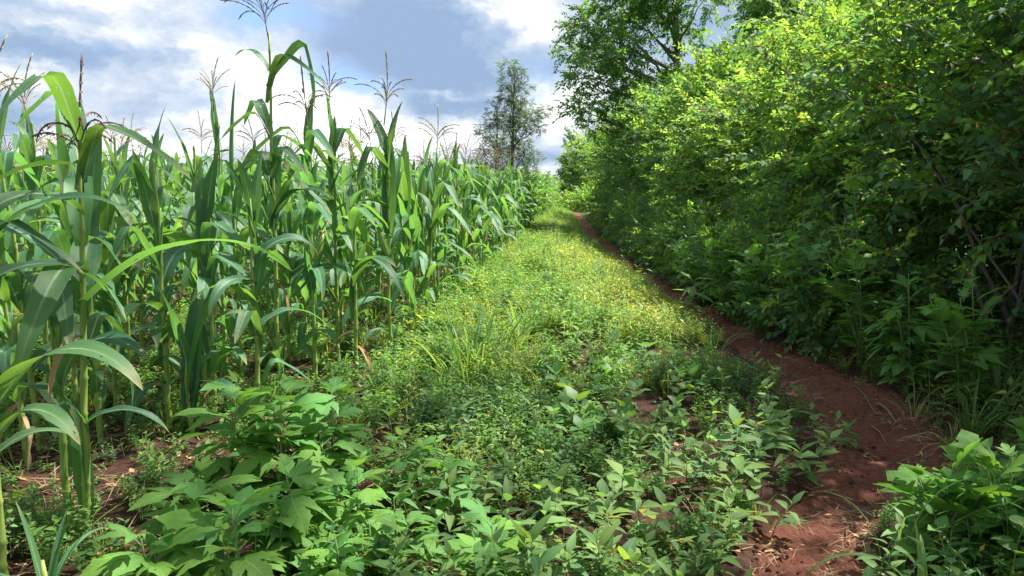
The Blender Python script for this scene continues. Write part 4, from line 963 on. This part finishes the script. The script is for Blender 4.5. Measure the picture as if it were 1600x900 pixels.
b = pxblobs([(793, 103, 13), (808, 112, 13), (798, 128, 16), (815, 137, 12), (792, 150, 14), (806, 158, 16), (820, 168, 12), (798, 178, 18), (788, 190, 14), (815, 186, 14), (835, 178, 14), (850, 172, 10), (826, 196, 15), (808, 205, 16), (842, 200, 9), (792, 222, 17), (815, 225, 16), (806, 245, 14), (822, 240, 14), (836, 244, 11), (828, 262, 14), (802, 268, 12), (783, 240, 10), (818, 282, 14)], 60, 1.2, 4)
tree('slender_tree', ppt(801, 280, 60).x, 60, .17, b, 'grey', 200, 'taller slender tree with tiered grey green foliage beyond the maize', 'tree', 11, 'slender trees beyond the maize', sc=.62)
b = pxblobs([(774, 158, 8), (772, 175, 10), (765, 190, 9), (752, 198, 8), (778, 195, 12), (760, 212, 11), (776, 215, 12), (748, 212, 6), (758, 232, 10), (772, 236, 12), (785, 232, 11), (764, 254, 9), (752, 240, 7), (778, 256, 10), (756, 264, 10), (790, 268, 10)], 58, 1., 5)
tree('slender_tree', ppt(775, 280, 58).x, 58, .15, b, 'grey', 200, 'shorter dark trunked tree just left of the taller slender one', 'tree', 12, 'slender trees beyond the maize', sc=.6)
b = pxblobs([(905, 78, 26), (888, 80, 14), (925, 45, 32), (905, 40, 16), (935, 92, 28), (915, 118, 24), (905, 172, 20), (925, 160, 24), (950, 130, 26), (960, 20, 36), (965, 70, 34), (930, 200, 16), (1000, 30, 36), (1000, -20, 44), (985, 105, 28), (1045, 15, 34), (1040, -30, 40), (975, 160, 26), (1065, 55, 26), (1100, 0, 30), (1080, -50, 40), (950, -30, 34), (1020, 130, 24), (1000, 175, 26), (1060, 130, 22)], 26, 1.6, 6)
tree('broadleaf_tree', 5.6, 27, .28, b, 'tree', 145, 'big broadleaf tree overhanging the hedge, seen against the sky', 'tree', 13, None, trunk_top=8.5, sc=1.25)
b = pxblobs([(1180, -20, 50), (1230, 0, 50), (1290, -30, 60), (1350, -20, 60), (1200, 20, 40)], 19, 1.2, 7)
tree('broadleaf_tree', 8.5, 19, .25, b, 'tree', 200, 'broadleaf tree behind the bright hedge top, right of the big one', 'tree', 14, None, trunk_top=8)
for i, (px, Y, rx, h, mix, lab) in enumerate([(908, 60, 1.6, 4.5, {'farlime': 2, 'far': 1}, 'rounded yellow green tree bush at the far end of the path'), (940, 56, 2.2, 5.2, {'far': 2, 'farlime': .5}, 'dark bushy mass right of the yellow green one at the far end'), (892, 66, 1.0, 1.7, {'far': 1}, 'small dark bush left of the yellow green one at the far end')]):
    c = ppt(px, 290, Y); shrub(c.x, Y, rx, rx, h, mix, 420, lab, 300+i, 'bush', 'bushes closing the far end', 4, z0=.05, name='far_bush', smul=.75)
for i, (x, y, h) in enumerate([(1.6, 46, .4), (2.6, 50, .45), (3.8, 52, .7), (4.6, 47, 1.0), (2.9, 57, .55), (5.4, 53, 1.4), (1.2, 58, .5), (.2, 62, .6)]):
    shrub(x, y, .9, 1.0, h, {'farlime': 1, 'green': 2}, 150, 'leafy low bush among the far weeds, %s from the left' % ['third', 'fourth', 'sixth', 'seventh', 'fifth', 'eighth', 'second', 'first'][i], 310+i, 'bush', 'low bushes among the far weeds', 2, z0=.03, name='low_bush', smul=.9)
# tall trees right of the camera that shade the foreground and the near hedge
for (x, y, bl, lab, sd) in [(6.4, 7.6, [(3.6, 7.2, 9.2, 2.2), (5.4, 7.4, 9.6, 2.2), (2.4, 7.0, 9.4, 1.6), (6.6, 6.4, 8.6, 2.2), (1.6, 6.6, 9.6, 1.6), (4.2, 5.4, 8.8, 1.9), (8., 7.4, 8.2, 2.2), (.4, 5.2, 9.8, 1.5)], 'tall spreading tree arching high over the near hedge and path', 31),
                      (6.8, 2.6, [(5., 2.6, 8.4, 2.2), (3.6, 4., 9., 1.9), (6.8, 4.2, 8., 2.2), (4.4, .8, 8.2, 2.), (7.6, 2., 8., 2.2), (2.6, 2.2, 9., 1.7)], 'tall tree just right of the viewer above the hedge', 32)]:
    tree('tall_tree', x, y, .26, bl, 'tree', 9, lab, 'tree', sd, 'tall trees over the near hedge', trunk_top=7.5, sc=1.3)
# distant tree line across the horizon
n = 900; r_ = np.random.default_rng(9)
a = r_.uniform(-1.0, 1.0, n); dd = r_.uniform(240, 330, n)
hz = 5+3*wob(a*9, a*5, 2., 2)
zz = r_.random(n)*hz
o = scatter('distant_treeline', 'far', SP['far'], np.column_stack([dd*np.sin(a), dd*np.cos(a), zz]), np.column_stack([r_.normal(0, .5, n), r_.normal(-.4, .5, n), r_.uniform(0, 6.3, n)]), r_.uniform(3, 6, n))
tag(o, 'distant dark tree line along the horizon behind the maize', 'tree line')

# ------------------------------------------------------------------ labels that tell the repeats apart
ONES = 'first second third fourth fifth sixth seventh eighth ninth tenth eleventh twelfth thirteenth fourteenth fifteenth sixteenth seventeenth eighteenth nineteenth'.split()
TENS = {2: 'twenty', 3: 'thirty', 4: 'forty', 5: 'fifty', 6: 'sixty', 7: 'seventy', 8: 'eighty', 9: 'ninety'}
def ordinal(n):
    if n < 20: return ONES[n-1]
    t, u_ = divmod(n, 10)
    return (TENS[t][:-1]+'ieth') if u_ == 0 else TENS[t]+' '+ONES[u_-1]
rows = {}
for o in list(S.objects):
    if o.parent is None and 'maize_row' in o.keys(): rows.setdefault(o['maize_row'], []).append(o)
for k, L in rows.items():
    L.sort(key=lambda o: o.location.y)
    for i, o in enumerate(L):
        look = ('tasselled ' if any(c.name.startswith('tassel') for c in o.children) else 'leafy ')+'maize, '
        o['label'] = look+ordinal(i+1)+' plant along '+('the edge row by the path' if k == 0 else 'the %s row from the path' % ordinal(k+1))
        del o['maize_row']
LAND = {'the five lobed weed': gpt(1480, 870), 'the pale topped lobed weed': gpt(700, 820), 'the large grass clump': gpt(735, 590), 'the tallest lobed weed': gpt(440, 790),
        'the young upright maize': gpt(278, 665), 'the bare soil patch': gpt(900, 760), 'the fallen pale stick': gpt(1388, 636), 'the path bend': gpt(1270, 760), 'the bottom frame centre': gpt(850, 930), 'the bean shoot catching light': gpt(890, 690), 'the corner maize': gpt(606, 580), 'the lit middle of the weeds': gpt(980, 600), 'the near path end': gpt(1240, 890)}
def relabel(group, phrase):
    bins = {}
    for o in S.objects:
        if o.parent is None and o.get('group') == group:
            p = (o.location.x, o.location.y)
            lm = min(LAND, key=lambda n: math.hypot(LAND[n][0]-p[0], LAND[n][1]-p[1])); q = LAND[lm]; dx, dy = p[0]-q[0], p[1]-q[1]
            side = ('right of' if dx > 0 else 'left of') if abs(dx) > abs(dy) else ('behind' if dy > 0 else 'in front of')
            bins.setdefault((lm, side), []).append((math.hypot(dx, dy), o.name, o))
    for (lm, side), L in bins.items():
        L.sort()
        for i, (_, _, o) in enumerate(L):
            o['label'] = '%s, %s %s' % (phrase, side, lm) if len(L) == 1 else '%s, %s nearest %s %s' % (phrase, ordinal(i+1).replace(' ', '-'), side, lm)
for g_, p_ in (('narrow leaved weeds in the foreground', 'narrow leaved weed'), ('dark bushy weeds at mid foreground', 'dark bushy weed'), ('low bean plants among the weeds', 'low round leaved bean plant'),
               ('weeds along the left path edge', 'dull green path edge weed'), ('bright weeds at the bottom right', 'bright yellow green weed'), ('grass tufts in the sunlit weeds', 'sunlit green grass tuft'), ('taller weeds in the sunlit strip', 'taller leafy sunlit weed'), ('seedling weeds under the maize', 'low seedling weed on dark soil'), ('weeds at the hedge foot', 'upright shaded weed')):
    relabel(g_, p_)
